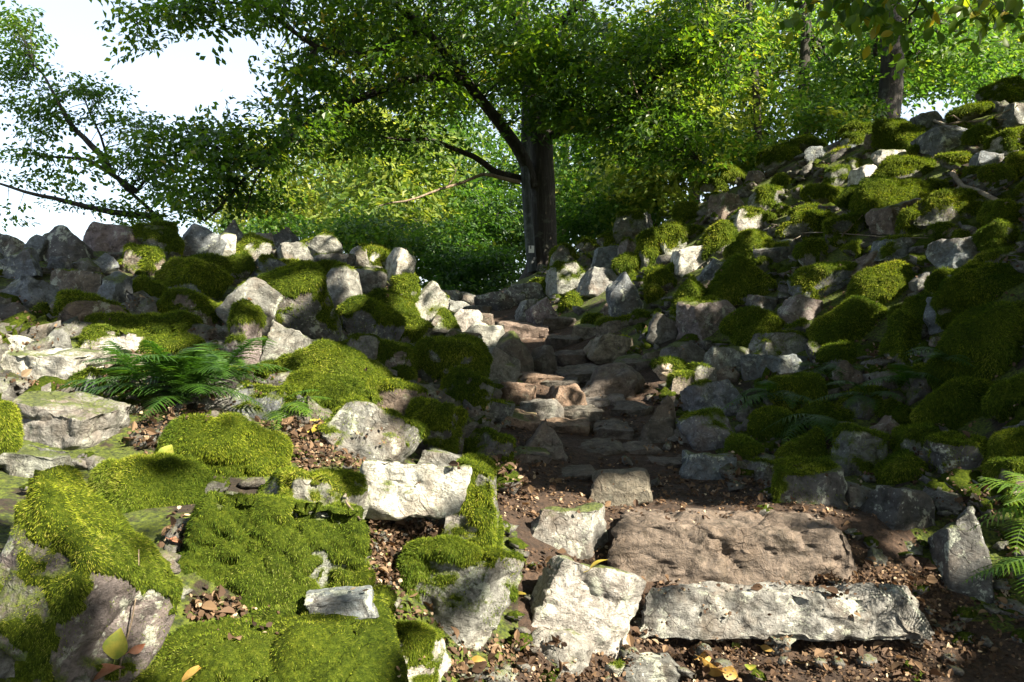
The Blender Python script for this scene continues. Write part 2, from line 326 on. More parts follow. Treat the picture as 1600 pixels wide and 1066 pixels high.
def shape(n, kind, tilt, g):
    """unit stone: cut from a sphere by random planes, its edges worn, then tilted in the picture plane"""
    D, Q = cube_sphere(n)
    if kind == 'R': m, sharp, base = 12, 16, []
    elif kind == 'M': m, sharp, base = 12, 14, []
    elif kind == 'P': m, sharp, base = 4, 34, [(0,0,-1,.6),(.8,0,.42,.42),(-.8,.1,.42,.42),(.1,-.85,.45,.5),(0,.85,.4,.5)]
    elif kind == 'S': m, sharp, base = 5, 36, [(0,0,1,.55),(0,0,-1,.6),(1,.1,0,.82),(-1,.1,.1,.82),(0,1,0,.75),(0,-1,.12,.72)]
    elif kind == 'B': m, sharp, base = 4, 34, [(0,0,1,.74),(0,0,-1,.8),(1,.05,.1,.86),(-1,.1,.05,.86),(0,1,0,.8),(.05,-1,.06,.72)]
    elif kind == 'X': m, sharp, base = 0, 26, [(0,0,1,.60),(0,0,-1,.60),(1,.05,.1,.80),(-1,.1,.05,.80),(0,1,0,.65),(.03,-1,.10,.60),(.05,-.7,.7,.80),(.7,-.5,.4,1.06),(-.7,-.5,.5,1.04)]
    else: m, sharp, base = 7, 38, [(0,.1,1,.68),(0,0,-1,.75),(1,-.3,.2,.76),(-1,-.2,.25,.74),(.1,1,0,.8),(.05,-1,.3,.66)]
    N = list(map(lambda b: b[:3], base)); h = [b[3]*(1+g.uniform(-.12, .12)) for b in base]
    N = unit(np.array(N)+g.normal(0, {'X': .03, 'S': .08}.get(kind, .13), (len(N), 3))) if N else np.zeros((0, 3))
    N2 = unit(g.normal(size=(m, 3))) if m else np.zeros((0, 3)); h2 = g.uniform(.74, 1.0, m)
    N = np.vstack([N, N2]); h = np.r_[h, h2]
    q = np.maximum(D @ N.T, 1e-3)/h[None]                     # 1/r per plane
    r = 1/((q**sharp).sum(1)**(1/sharp))
    r = np.minimum(r, 1.35)
    V = D*r[:, None]
    off = g.uniform(-50, 50, 3)
    rough = {'R': .6, 'M': .7}.get(kind, 1.0)
    d = fbm(V*1.5+off, 2, 5)*.075*rough + fbm(V*5+off, 3, 8)*.035*rough
    # bedding ledges: little steps along one direction
    bd = unit(g.normal(size=3)*np.array([.5, .5, 1.5])); s = (V @ bd)*g.uniform(4, 7) + fbm(V*2+off, 2, 4)*.9
    led = (s-np.floor(s)); d += (np.minimum(led*4, 1)*.5-led*.5)*(0 if kind == 'X' else .05)*rough
    V = V + D*d[:, None]
    a = R(tilt); ca, sa = math.cos(a), math.sin(a)
    V = np.c_[V[:, 0]*ca+V[:, 2]*sa, V[:, 1], -V[:, 0]*sa+V[:, 2]*ca]
    return V, Q, D
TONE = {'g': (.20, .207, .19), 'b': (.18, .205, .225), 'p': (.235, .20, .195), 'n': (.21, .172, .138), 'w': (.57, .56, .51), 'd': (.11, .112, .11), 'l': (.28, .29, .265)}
TWORD = {'g': 'grey', 'b': 'bluish grey', 'p': 'pinkish grey', 'n': 'brownish', 'w': 'whitish', 'd': 'dark', 'l': 'pale grey'}
def project(V): return 800+F*V[:, 0]/V[:, 1], 533-F*(V[:, 2]-CZ)/V[:, 1]

def label_on_path(px, py): return 790 < px < 1090 and 495 < py < 790
def blades(P, N, length, width, g, tint_c=.5, droop=1.0, up=.6):
    """one slim triangle per moss stem"""
    n = len(P)
    down = np.array([0, 0, -1.0]) - N*(-N[:, 2:3]); down = down  # tangent part of gravity
    dirn = unit(N*up + down*droop + g.normal(0, .38, (n, 3)))
    side = unit(np.cross(dirn, g.normal(size=(n, 3))))
    L = (length*g.uniform(.55, 1.25, n))[:, None]; W = (width*g.uniform(.7, 1.3, n))[:, None]
    V = np.stack([P-side*W/2-N*L*.15, P+side*W/2-N*L*.15, P+dirn*L], 1).reshape(-1, 3)
    t = np.repeat(np.clip(g.normal(tint_c, .22, n), 0, 1), 3); t[2::3] = np.clip(t[2::3]+.18, 0, 1)
    return V, np.arange(3*n).reshape(-1, 3), t

def make_rock(cx, cy, w, h, moss, tone, kind, tilt, label, seed, d=None, blade_q=1.0, group=None, thick=None, cat="rock", bias=0.0, bury=.16, deep=.85, pitch=None):
    g = np.random.default_rng(seed)
    if d is None:
        k = 1.10 if w < 200 else 1.03; w *= k; h *= k
        df = float(hit(cx, cy+.42*h)[0][0, 1]); d = min(df*(1+.40*w/F*deep), df*1.12)
    n = int(np.clip(w/6.3, 8, 46)) + (18 if kind == 'X' else 0)
    V, Q, D = shape(n, kind, tilt, g)
    a = w/F*d/2; c = h/F*d/2; b = min((a+c)/2*deep*g.uniform(.85, 1.15), a*1.3)
    pt = R(g.uniform(-9, 9) if pitch is None else pitch); V = np.c_[V[:, 0], V[:, 1]*math.cos(pt)-V[:, 2]*math.sin(pt), V[:, 1]*math.sin(pt)+V[:, 2]*math.cos(pt)]
    yaw = R(g.uniform(-18, 18)); cyw, syw = math.cos(yaw), math.sin(yaw)
    V = np.c_[V[:, 0]*cyw-V[:, 1]*syw, V[:, 0]*syw+V[:, 1]*cyw, V[:, 2]]
    V = V/np.abs(V).max(0)*[a, b, c]
    ctr = np.array([(cx-800)/F*d, d+b*.25, CZ+(533-cy)/F*d])
    x0, x1, y0, y1 = cx-w/2, cx+w/2, cy-h/2, cy+h/2+bury*h
    sz = 1.0
    for _ in range(4):
        W = V*[1, 1, 1]+ctr; px, py = project(W)
        fx = (x1-x0)/(px.max()-px.min()); fy = (y1-y0)/(py.max()-py.min())
        V[:, 0] *= fx; V[:, 2] *= float(np.clip(fy, .45, 1.8))
        W = V+ctr; px, py = project(W)
        ctr[0] += ((x0+x1)/2-(px.max()+px.min())/2)/F*d; ctr[2] -= (y0-py.min())/F*d
    size = float(np.mean([a, b, c]))*2
    # fine relief in metres so that big stones carry as much as small ones
    Wp = V+ctr; N = vnormals(V, Q)
    V = V + N*(fbm(Wp*9, 3, 21)*.022*min(1, size/.3) - (1-np.abs(fbm(Wp*5.5, 3, 27)))**6*.020*min(1, size/.3))[:, None]
    if kind == 'X': V = V + N*(fbm(Wp*15, 3, 71)*.022 + np.minimum(0, fbm(Wp*6, 3, 72))*.07)[:, None]
    N = vnormals(V, Q); Wp = V+ctr
    fr = 1.6/max(size, .12)
    nz = fbm(Wp*fr*.9+seed*.37, 3, 31) + .30*fbm(Wp*12, 2, 33)
    v = N[:, 2]*.80 + nz*1.15 + (moss-.5)*1.75 - .05 + bias*N[:, 0] + .12*(V[:, 2]/max(c, 1e-3))
    z0 = V[:, 2].min(); org = ctr+[0, 0, 0]
    me = make_mesh("rock", V, Q, [M_ROCK], attr={"moss_field": np.clip(v, -1.5, 1) if moss >= .03 else v*0-1.5}); me.set_sharp_from_angle(angle=R(34 if n > 20 else 42))
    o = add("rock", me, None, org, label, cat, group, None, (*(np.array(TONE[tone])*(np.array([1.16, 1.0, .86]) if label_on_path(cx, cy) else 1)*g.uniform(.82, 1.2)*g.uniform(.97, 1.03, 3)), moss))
    nb = 0
    if moss >= .15:
        T = thick if thick is not None else min(.026, .008+.035*size)
        lump = (1+.7*fbm(Wp*11, 3, 41))
        # hanging lower rim of the cushion
        off = np.where(v > .3, sstep(.28, 1.05, v)*T*lump*1.15+.0015, -.012-.02*sstep(.3, 0, v))
        S = V+N*off[:, None]; S[:, 2] -= np.where(v > .3, (1-np.clip(N[:, 2], 0, 1))*T*.6, 0)
        keep = (v[Q] > .12).any(1) & ((v[Q] > .3).any(1))
        if keep.sum() > 6:
            q = Q[keep]; u, inv = np.unique(q, return_inverse=True); q2 = inv.reshape(q.shape); S2 = S[u]; v2 = v[u]
            mo = add("moss", make_mesh("moss_cushion", S2, q2, [M_MOSSBED]), o)
            # stems
            SN = vnormals(S2, q2); cen = S2[q2].mean(1)+ctr; fn = SN[q2].mean(1)
            area = np.linalg.norm(np.cross(S2[q2[:, 2]]-S2[q2[:, 0]], S2[q2[:, 3]]-S2[q2[:, 1]]), axis=1)/2
            toc = unit(np.array([0, 0, CZ])-cen); face = (fn*toc).sum(1)
            wt = area*(v2[q2].mean(1) > .28)*(face > -.45)
            wpx = max(1.15, 1.5)*d/F; Lb = float(np.clip(.0052*d**.85, .0095, .055)); Wb = float(max(.0019, wpx*.85))
            cover = 1.6*blade_q
            nb = int(min(26000, wt.sum()*cover/(Lb*Wb*.5)))
            if nb > 30:
                f = g.choice(len(q2), nb, p=wt/wt.sum()); r1, r2 = g.random(nb)[:, None], g.random(nb)[:, None]
                A = S2[q2[f]]; An = SN[q2[f]]
                Pp = (A[:, 0]*(1-r1)+A[:, 1]*r1)*(1-r2)+(A[:, 3]*(1-r1)+A[:, 2]*r1)*r2
                Nn = unit((An[:, 0]*(1-r1)+An[:, 1]*r1)*(1-r2)+(An[:, 3]*(1-r1)+An[:, 2]*r1)*r2)
                tc = .44+.5*fbm((Pp+ctr)*5, 3, 51)+g.uniform(-.06, .06)
                bv, bf, bt = blades(Pp, Nn, Lb, Wb, g, tc)
                # thin outliers creeping over the bare stone round the cushion
                wr = np.linalg.norm(np.cross(V[Q[:, 2]]-V[Q[:, 0]], V[Q[:, 3]]-V[Q[:, 1]]), axis=1)*((v[Q].mean(1) > -.12) & (v[Q].mean(1) < .42))
                if wr.sum() > 0:
                    no = int(nb*.22*min(1, wr.sum()/max(wt.sum()*2, 1e-6))); f = g.choice(len(Q), no, p=wr/wr.sum()); r1, r2 = g.random(no)[:, None], g.random(no)[:, None]; A = V[Q[f]]
                    P2 = (A[:, 0]*(1-r1)+A[:, 1]*r1)*(1-r2)+(A[:, 3]*(1-r1)+A[:, 2]*r1)*r2; k2 = fbm((P2+ctr)*16, 2, 61) > -.05; P2 = P2[k2]; N2 = N[Q[f][k2, 0]]
                    if len(P2):
                        b2 = blades(P2, N2, Lb*.7, Wb, g, .40); bf = np.concatenate([bf, b2[1]+len(bv)]); bv = np.concatenate([bv, b2[0]]); bt = np.r_[bt, b2[2]]
                add("moss_stems", make_mesh("moss_stems", bv, bf, [M_MOSS], True, {"tint": bt}), mo, kind="stuff")
    o["lichen"] = float(0 if (kind == 'X' and tone == 'n') else .15 if label_on_path(cx, cy) else g.uniform(.25, 1))
    ROCKS.append((cx, cy, w, h, moss, tone, label, d, d-b))
    return o, nb
ROCKS = []

# cx cy w h | moss tone shape tilt | label      (pixels of the photograph; every stone is set down where that sight line meets the ground)
TAB = """
1138 862 408 146|.0 n X 2|big brown upper step stone across the path, its sunny face rough and pitted
1228 956 470 96|.0 l X -3|long whitish lower step stone, streaked with leaf shadow
915 945 184 156|.06 w K 18|largest sunlit white boulder, left of the two step stones
880 835 138 88|.05 l K 8|pale jagged rock wedged between the upper step stone and the mossy bank
880 1020 112 84|.08 l R 6|pale low rock under the largest white boulder
635 766 200 96|.10 w S 8|pale overhanging ledge block above the hollow full of dead leaves
736 792 96 150|.72 l B 4|upright block with bright hanging moss at the end of the pale overhanging ledge
715 950 205 190|.70 l K 6|moss draped boulder with a bare grey patch, beside the largest white boulder
645 1035 124 128|.52 w K 20|pale rock half under moss at the bottom of the bank
405 1045 440 236|.78 g S -9|broad mossy slab along the bottom of the picture, in shade
534 945 122 66|.0 b S -14|thin bluish slate wedge resting on the broad mossy slab
420 872 316 178|.95 l B 4|fat green moss cushion boulder with a pale bare foot
486 806 190 136|.62 l K 12|rock behind the fat green cushion, pale top and ragged moss on its end
92 905 380 330|.70 p K 16|great purplish boulder in the lower corner with moss running down its side
238 762 190 76|.98 g M 6|low leafy moss hump between the great purplish boulder and the litter pocket
347 708 188 100|.98 g M 6|rounded bright moss mound above the fat green cushion boulder
55 722 124 56|.05 l K 8|small split pale rock at the picture's edge under the cracked slab
90 660 232 100|.08 l S 11|cracked pale slab lying in front of the fern
8 678 44 92|1.1 g M 0|moss tuft at the picture's edge, beside the cracked pale slab
72 578 186 64|.08 w S 2|long flat whitish slab at the picture's edge, higher than the cracked one
24 538 66 34|.06 w B 0|small white block sitting just behind the long flat whitish slab
178 537 146 44|.50 w K 8|sunlit low rock behind the fern, half yellow moss and half white
84 536 54 40|.22 g R 0|small grey rounded rock between two sunlit ones behind the whitish slab
195 514 156 36|.80 d S 4|dim moss slab lying behind the half yellow half white rock
282 514 90 44|.85 n K 10|brownish mossy lump right above the fern
380 525 60 98|.62 p K 22|pinkish leaning rock with hanging moss, next to the fern
458 545 108 80|.12 l K 14|pale grey block with shaded foot, midway up the bank
510 590 176 90|.95 g M 22|long slope of sunlit yellow green moss beside the pale grey block
510 622 138 70|.92 g M 4|moss lump with a bare grey nose under the sunlit moss slope
412 630 128 62|.28 b K 14|bluish rock with dappled shade behind the leaf litter pocket
575 678 168 106|.46 g K 26|grey wedge with a mossy crest above the leaf litter pocket
10 388 66 46|.10 b K 18|bluish rock at the end of the ridge against the sky
52 390 54 42|.05 b R 0|second bluish rock from the picture's edge on the skyline
105 386 74 62|.08 d R -12|dark humped boulder on the skyline of the ridge
179 375 96 56|.10 p K 12|block with a pinkish shoulder, highest on the ridge
244 377 72 54|.66 g R 8|moss topped boulder on the skyline beside the pinkish shouldered block
313 380 84 58|.12 b K 28|grey angular boulder sloping down the skyline
364 360 34 32|.0 b P 20|small pointed rock standing up on the skyline
350 382 38 38|.14 w R 0|small pale sunlit rock in front of the pointed one on the ridge
394 390 62 38|.55 l K 24|ridge rock with a stripe of yellow moss
405 376 48 22|.05 l S 0|thin pale slab on the ridge crest
448 371 44 34|.0 d P 10|dark little pyramid on the ridge crest
499 384 66 38|.58 l R 8|rounded ridge rock with a glowing yellow moss cap
461 397 62 38|.18 l K -12|pale rock below the dark little pyramid
562 398 30 30|.4 l R 0|small round rock near the sunlit end of the ridge
588 403 50 34|.70 w S 20|bright moss rock at the sunlit end of the ridge
30 414 70 50|.04 b S -18|bluish slab sloping up at the picture's edge below the skyline
94 417 44 32|.05 b K 0|small bluish rock under the dark humped boulder
128 419 78 30|.05 l S -6|pale flat rock lying on the orange brown one
125 446 102 46|.30 n S 4|orange brown rock with a moss rim in the upper bank
162 412 48 34|.05 b R 0|bluish stone below the pinkish shouldered block
225 412 78 46|.72 n K 6|rock with shaggy yellowish moss below the skyline
180 454 56 54|.04 b K 10|smooth grey stone beside the orange brown one
42 460 96 60|.14 b K 4|big bluish rock at the picture's edge, mid height of the bank
25 494 62 42|.12 d K -8|dark rock under the big bluish one at the picture's edge
134 490 130 58|.34 n R -4|wide rounded boulder with a brown face in the shade
231 454 56 34|.95 g M 0|small flat moss patch stone next to the smooth grey one
297 440 116 62|.70 b K 20|beak shaped rock with combed moss hanging from it
320 417 80 30|.85 g M 2|low moss cushion behind the beak shaped rock
368 417 48 36|.85 g M 6|rounder moss cushion behind the long leaning face
414 423 78 46|.46 b K 16|grey rock with a moss shoulder under the ridge
390 478 104 88|.36 g K 36|long pale leaning face with lichen, beside the huge mossy boulder
455 477 158 116|.66 d R 22|huge dark moss streaked boulder, largest of the upper bank
529 457 72 80|.22 g R 34|smooth pale boulder leaning beside the huge moss streaked one
577 441 52 44|.20 g R 6|round grey boulder next to the smooth pale leaning one
507 422 62 26|.82 g M 4|thin moss cushion on top of the smooth pale leaning boulder
515 407 76 24|.25 d S -6|stack of dark flat stones under the ridge
292 484 96 54|.80 n K 8|rock with a brown green moss curtain under the beak shaped one
580 508 94 76|.74 b R 12|blue grey rock wearing a thick moss cap, beside the path
610 480 86 48|.92 g M 10|dark moss cushion above the blue grey capped rock
645 522 56 46|.70 g K 10|brown green moss rock between the path and the blue grey capped rock
632 456 54 46|.75 g K 0|mossy block under the bright end of the ridge
624 421 46 66|.22 w K 14|brightest white stone at the end of the ridge
672 476 60 70|.56 w K 34|sunlit mossy face falling towards the path
686 507 70 42|.50 g P 4|mossy dark pyramid at the top of the path
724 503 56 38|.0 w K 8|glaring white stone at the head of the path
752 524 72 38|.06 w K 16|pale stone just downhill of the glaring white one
808 520 90 36|.0 p S 12|pinkish slab sunlit at its top, lying across the path head
756 500 32 20|.0 n S 0|small reddish brown stone behind the pinkish slab
718 531 66 32|.10 n S 22|brown flat stone leaning down to the path
710 478 50 18|.0 l S 2|flat pale step stone at the path's crest
698 463 46 20|.0 g K 0|grey stone at the crest just behind the flat pale step
722 467 42 20|.0 g R 0|grey stone at the crest, nearer the tree
805 551 60 64|.04 d R 18|smooth dark boulder rolled onto the path below the pinkish slab
846 563 46 46|.0 d R 0|dark round stone in the path beside the smooth dark boulder
770 576 82 62|.22 g K 24|greenish grey rock at the path side above the moss dome
695 572 122 76|.95 g M 14|moss dome bulging over the path, darker green
725 615 90 66|.52 g K 22|rock face under the moss dome, half bare
615 628 100 56|.62 n K 10|brownish mossy lump between the two dark cushions
600 560 90 50|.55 p K 18|pinkish grey rock behind the sunlit moss slope
555 548 80 44|.5 g K 10|rock behind the pale grey block, partly mossed
668 668 112 72|.62 d K 16|dark mossy step of rock beside the path
760 706 78 66|.50 d K 26|dark rock with a thin moss top at the foot of the bank by the path
690 722 84 40|.12 l S 12|pale slab behind the bright hanging moss block
843 595 72 28|.0 n S 4|flat brown stone in the middle of the path
806 613 62 34|.0 n K 8|brown stone at the path's mossy side
882 621 70 42|.0 n K 8|stone with a glowing orange end, middle of the path
842 640 76 32|.0 b K 6|grey stone in front of the one with the orange end
955 597 102 62|.0 d R -12|dark rounded slab in the upper path
912 586 82 36|.0 d S -14|thin dark slab tilted in the upper path
952 546 80 44|.18 g K 10|greenish stone in the path near the scree
893 560 56 26|.0 d S 0|thin dark stone high in the path
1030 656 64 72|.0 d P 8|tall pointed dark stone at the scree side of the path
955 671 68 30|.0 d S 0|dark flat stone in the path under the rounded slab
862 667 112 30|.0 n S 4|wide brown step slab in the shaded path
848 684 72 60|.0 d P 0|dark pyramid stone in the shaded path
928 703 102 38|.0 d S -3|dark flat stone in the path before the square one
968 760 90 54|.0 g B 2|square grey stone standing alone on the path soil
1075 776 112 26|.0 d S 0|low dark sill stone just behind the upper step
848 493 52 52|.0 p K -24|pinkish stone leaning against the scree at the path head
828 483 46 30|.1 g K 0|greenish stone above the pinkish leaning one
825 458 54 32|.12 g R 0|grey stone at the foot of the scree by the tree
885 437 60 52|.30 l K -18|grey block below the trunk of the beech
938 439 82 46|.10 g K 4|wide grey stone with a sunlit patch below the beech
977 469 54 82|.14 b K -40|tall grey stone tilted towards the path
982 417 44 38|.95 g M 0|round moss ball near the tall tilted stone
882 403 46 38|.60 g K -10|mossy rock at the foot of the beech
953 377 38 26|.90 g M 0|small yellow moss cap on the scree edge beside the beech
918 383 34 22|.70 l M 0|smallest moss capped stone at the scree edge
947 403 50 38|.18 b K 0|grey stone under the small yellow moss cap
980 391 36 38|.30 p K 10|pinkish stone next to the moss ball
1015 390 44 60|.70 g K -10|standing stone wrapped in moss near the scree edge
1047 378 52 50|.78 l K 10|pointed moss roofed stone near the scree edge
1078 406 60 46|.14 w K -12|bluish white stone catching light, lower scree
990 352 62 42|.30 g K -8|grey group leader stone on the scree skyline beside the forest
1128 378 60 54|.82 l K -16|yellow lit moss rock on the lower scree
1165 346 58 40|.58 w K 6|moss capped stone with a white sunlit face
1172 389 70 48|.92 g M 0|dark moss cushion under the white faced capped stone
1214 394 70 42|.38 b R 0|grey domed stone with green shoulder, mid scree
1113 425 50 40|.08 b K 14|bare grey stone below the yellow lit moss rock
1160 442 94 74|.97 g M 8|deep green double moss cushion, mid scree
1270 397 50 40|.92 g M 0|dark moss ball beside the grey domed stone
1370 416 106 46|.10 n K 14|bare brown stone lying among the moss of the scree
1403 395 94 48|.24 b K 10|layered bluish stone behind the bare brown one
1497 404 96 64|.10 b K 10|large blue grey angular stone on the upper right scree
1525 433 84 50|.46 g K -14|mossy grey stone below the large blue grey one
1290 448 112 62|.50 b R 4|grey crowned rock with moss round its shoulders
1380 451 108 72|1.05 g M 12|brilliant green sunlit moss cushion on the scree
1253 488 72 54|.06 p K 12|purple grey cube like stone under the grey crowned rock
1443 443 46 36|.10 g K -20|small bare stone beside the brilliant green cushion
1122 500 124 64|.26 p K -18|long pinkish violet rock in the lower scree
1082 475 64 68|.90 g M -34|leaning moss covered stone above the violet rock
1180 516 92 60|.90 g M 0|dark moss rock behind the violet one
1330 507 122 72|1.05 g M -4|broad moss cushion below the brilliant one
1410 533 62 84|.92 d K 6|upright moss post like rock above the dark ferns
1447 493 64 56|1.0 g M 0|round moss hump next to the blue slab
1494 491 92 74|.06 b K -16|smooth blue grey slab set in deep moss
1555 460 170 90|1.05 g M -18|wide moss blanket rock at the right edge, upper
1550 555 180 140|1.05 g M -10|giant moss dome at the right edge above the ferns
1222 546 118 54|.42 l K 6|rock with lit moss tuft and a pale sunlit tip
1066 557 80 46|.14 b R -8|bluish lichen rock at the scree foot
1058 581 70 34|.62 w R 4|small sunlit stone with a flat moss cap, at the scree foot
1063 606 44 44|.60 l K 0|little stone with a glowing green tuft, at the scree foot
1096 589 48 42|.28 g K 14|grey stone behind the glowing tuft
1140 567 78 50|.10 g K 0|grey stone in front of the rock with the lit tuft
1137 585 36 30|.10 n R 0|small brownish stone in the scree foot gap
1215 575 108 42|.06 b S -8|flat grey slab above the shaded ferns
1115 623 104 60|.30 b K -18|bluish rock beside the shaded fern, lower scree
1115 678 108 70|.40 b R -6|broad shaded boulder bordering the path soil
1105 726 98 42|.12 b S 4|flat bluish stone at the edge of the path soil
1510 642 150 84|.90 g R 4|dark moss boulder below the giant dome
1500 722 110 72|.66 d K -24|steep dark rock with moss crest near the right edge
1345 776 96 44|.0 b K 0|bluish rough stone at the end of the upper step
1400 800 126 80|.0 d K 8|dark block closing the upper step's end
1500 868 104 140|.05 d K -10|tall dark stone behind the end of the lower step
1300 1062 230 34|.0 d S 0|smooth dark slab half buried at the bottom edge
1012 1052 98 58|.0 g S 0|flat grey brown stone in the sunny litter at the bottom
959 1046 30 22|.30 l R 0|pebble sized greenish stone on the sunny litter
1478 223 104 50|.14 b K -14|long grey stone tilting up, high on the scree
1395 247 66 28|.05 w K -6|pale curved stone above the sunlit moss streak
1420 269 108 40|.96 g M 4|sunlit moss streak stone, brightest high on the scree
1350 276 52 38|.0 w K -8|white faced square stone high on the scree
1490 254 58 24|.92 g M 0|small lit moss stone further up the scree
1575 224 68 46|.78 w K 0|pale stone with glowing moss at the right edge, high up
1540 255 56 36|.0 b K 8|bare grey stone between two glowing moss ones
1405 314 130 62|1.05 g M -4|large dark moss cushion, high on the scree
1405 341 100 58|.10 n K -16|brownish bare stone under the large dark cushion
1432 352 58 40|.92 g M 0|moss lobe on the brownish bare stone
1495 333 130 58|.55 g K 8|half mossed long rock, high on the scree
1568 341 80 46|.92 g K 12|moss rock at the right edge by the fallen log
1198 313 58 40|.50 l K 6|grey stone with lit moss edge, mid skyline side
1115 288 42 20|.90 l M 4|thin sunlit moss cap on the skyline
1140 272 50 24|.90 g M 0|moss cap a little higher on the skyline
1218 248 68 34|.60 g K -12|mossy grey stone on the skyline of the scree
1275 241 36 26|.0 b K 0|bare bluish stone near the skyline
1250 228 76 24|.90 g M 4|flat moss cap on the skyline under the forest
1340 205 50 26|.78 l M 0|small lit moss cap on the skyline near the trunk
1410 218 82 50|1.0 g M 0|wide moss hump just under the skyline
1520 179 76 28|.92 g M 0|moss shelf under the bare branch at the skyline
1134 323 60 42|.12 n K 10|brownish grey stone below the thin sunlit cap
1292 311 70 34|.92 g M -6|moss stone downhill of the white faced square one
1342 317 60 44|.96 g M 0|dark moss knob beside the large dark cushion
1262 357 92 44|.80 g M -4|wide moss stone above the long thin twig
1258 336 58 26|.60 b K 0|thin half mossed stone under the skyline stones
1310 279 46 34|.5 g K -8|half mossed stone beside the white faced square one
1447 188 56 30|.0 b K -10|bare grey stone on the high skyline
1572 146 90 44|.7 g K -12|topmost mossy rock at the right edge
1590 180 50 40|.1 g K 0|grey rock below the topmost mossy one
"""
TAB += """
870 601 66 26|.0 d S 4|flat dark slab left of the rounded slab in the path
905 646 76 30|.0 d S -6|flat slab between the orange ended stone and the pointed one
986 641 66 30|.0 d S 6|thin slab at the foot of the dark rounded slab
1003 703 66 26|.0 d S 0|low flat stone beside the boulder bordering the path soil
830 712 66 30|.1 d S 10|slanting slab next to the dark pyramid stone in the path
892 738 84 24|.0 d S 0|sunken slab on the path left of the square grey stone
1035 722 76 24|.0 d S 0|sunken slab on the path uphill of the low sill stone
940 626 76 28|.0 b S -4|bluish worn slab in the centre of the upper path
992 572 66 34|.05 d S -16|slab tipped against the scree in the upper path
925 521 66 30|.1 g S 0|worn slab near the path head, scree side
882 536 64 26|.0 d S 6|worn slab just below the pinkish one at the path head
962 508 60 30|.3 g S -8|half mossed slab at the scree foot near the path head
870 507 56 24|.0 d S 0|small worn slab behind the pinkish one at the path head
815 657 56 34|.1 n S 8|brown slab against the mossy bank, middle of the path
775 640 60 36|.4 g S 14|mossy sloping slab at the bank foot, middle of the path
"""
TAB += """
772 472 58 30|.1 d R 0|dark low rock at the crest just below the marked grey stem
806 464 48 30|.3 g K 6|half mossed rock between the crest and the beech foot
745 488 44 20|.0 d S 4|dark flat stone in the dip of the path's crest
"""
heroes = []
for ln in TAB.strip().splitlines():
    if not ln.strip(): continue
    a, b, c = ln.split('|'); a = list(map(float, a.split())); m, t, k, ti = b.split()
    heroes.append((*a, float(m), t, k, float(ti), c))
EXTRA = {0: dict(d=3.86, deep=.55, bury=.04), 1: dict(d=3.40, deep=.45, bury=.04), 2: dict(d=3.22), 4: dict(d=3.05), 10: dict(d=2.32, deep=1.0, bury=0),
         5: dict(d=3.12, deep=.7, bury=.0), 6: dict(d=3.25), 9: dict(d=2.16, deep=1.1, bury=.3), 13: dict(d=1.95, bias=.2), 11: dict(d=2.55), 8: dict(d=2.6),
         12: dict(d=2.85)}
NB = 0
for i, hrow in enumerate(heroes):
    kw = dict(EXTRA.get(i, {}))
    if label_on_path(hrow[0], hrow[1]) and hrow[6] == 'S' and 'd' not in kw: kw.update(deep=1.7, pitch=14)
    o, nb = make_rock(*hrow, seed=100+i, **kw); NB += nb

# ---- the stones between them, one object each
def zone(px, py):
    """L = bank beside the sunlit cushions, R = scree, None elsewhere"""
    l = np.interp(px, [0, 300, 530, 610, 690, 720, 760, 800], [372, 372, 392, 410, 478, 500, 560, 600])
    if px < 790 and py > l and py < np.interp(px, [0, 300, 560, 640, 790], [640, 620, 690, 720, 760]): return 'L'
    if px > 830:
        top = np.interp(px, [830, 900, 1000, 1150, 1200, 1320, 1450, 1600], [425, 395, 345, 275, 255, 205, 180, 145])
        bot = np.interp(px, [830, 900, 1000, 1060, 1150, 1300, 1600], [470, 500, 560, 680, 745, 760, 800])
        if top < py < bot: return 'R'
    return None
GRPS = {}
cells = []
g0 = np.random.default_rng(5)
def overlap(px, py, w, h, lim=.36):
    s = 0
    for r in ROCKS:
        ddx = abs(px-r[0])/(w/2+r[2]/2); ddy = abs(py-r[1])/(h/2+r[3]/2)
        q = ddx**2+ddy**2
        if q < lim: return True
    return False
cand = 0; fill = []; used = set(r[6] for r in ROCKS)
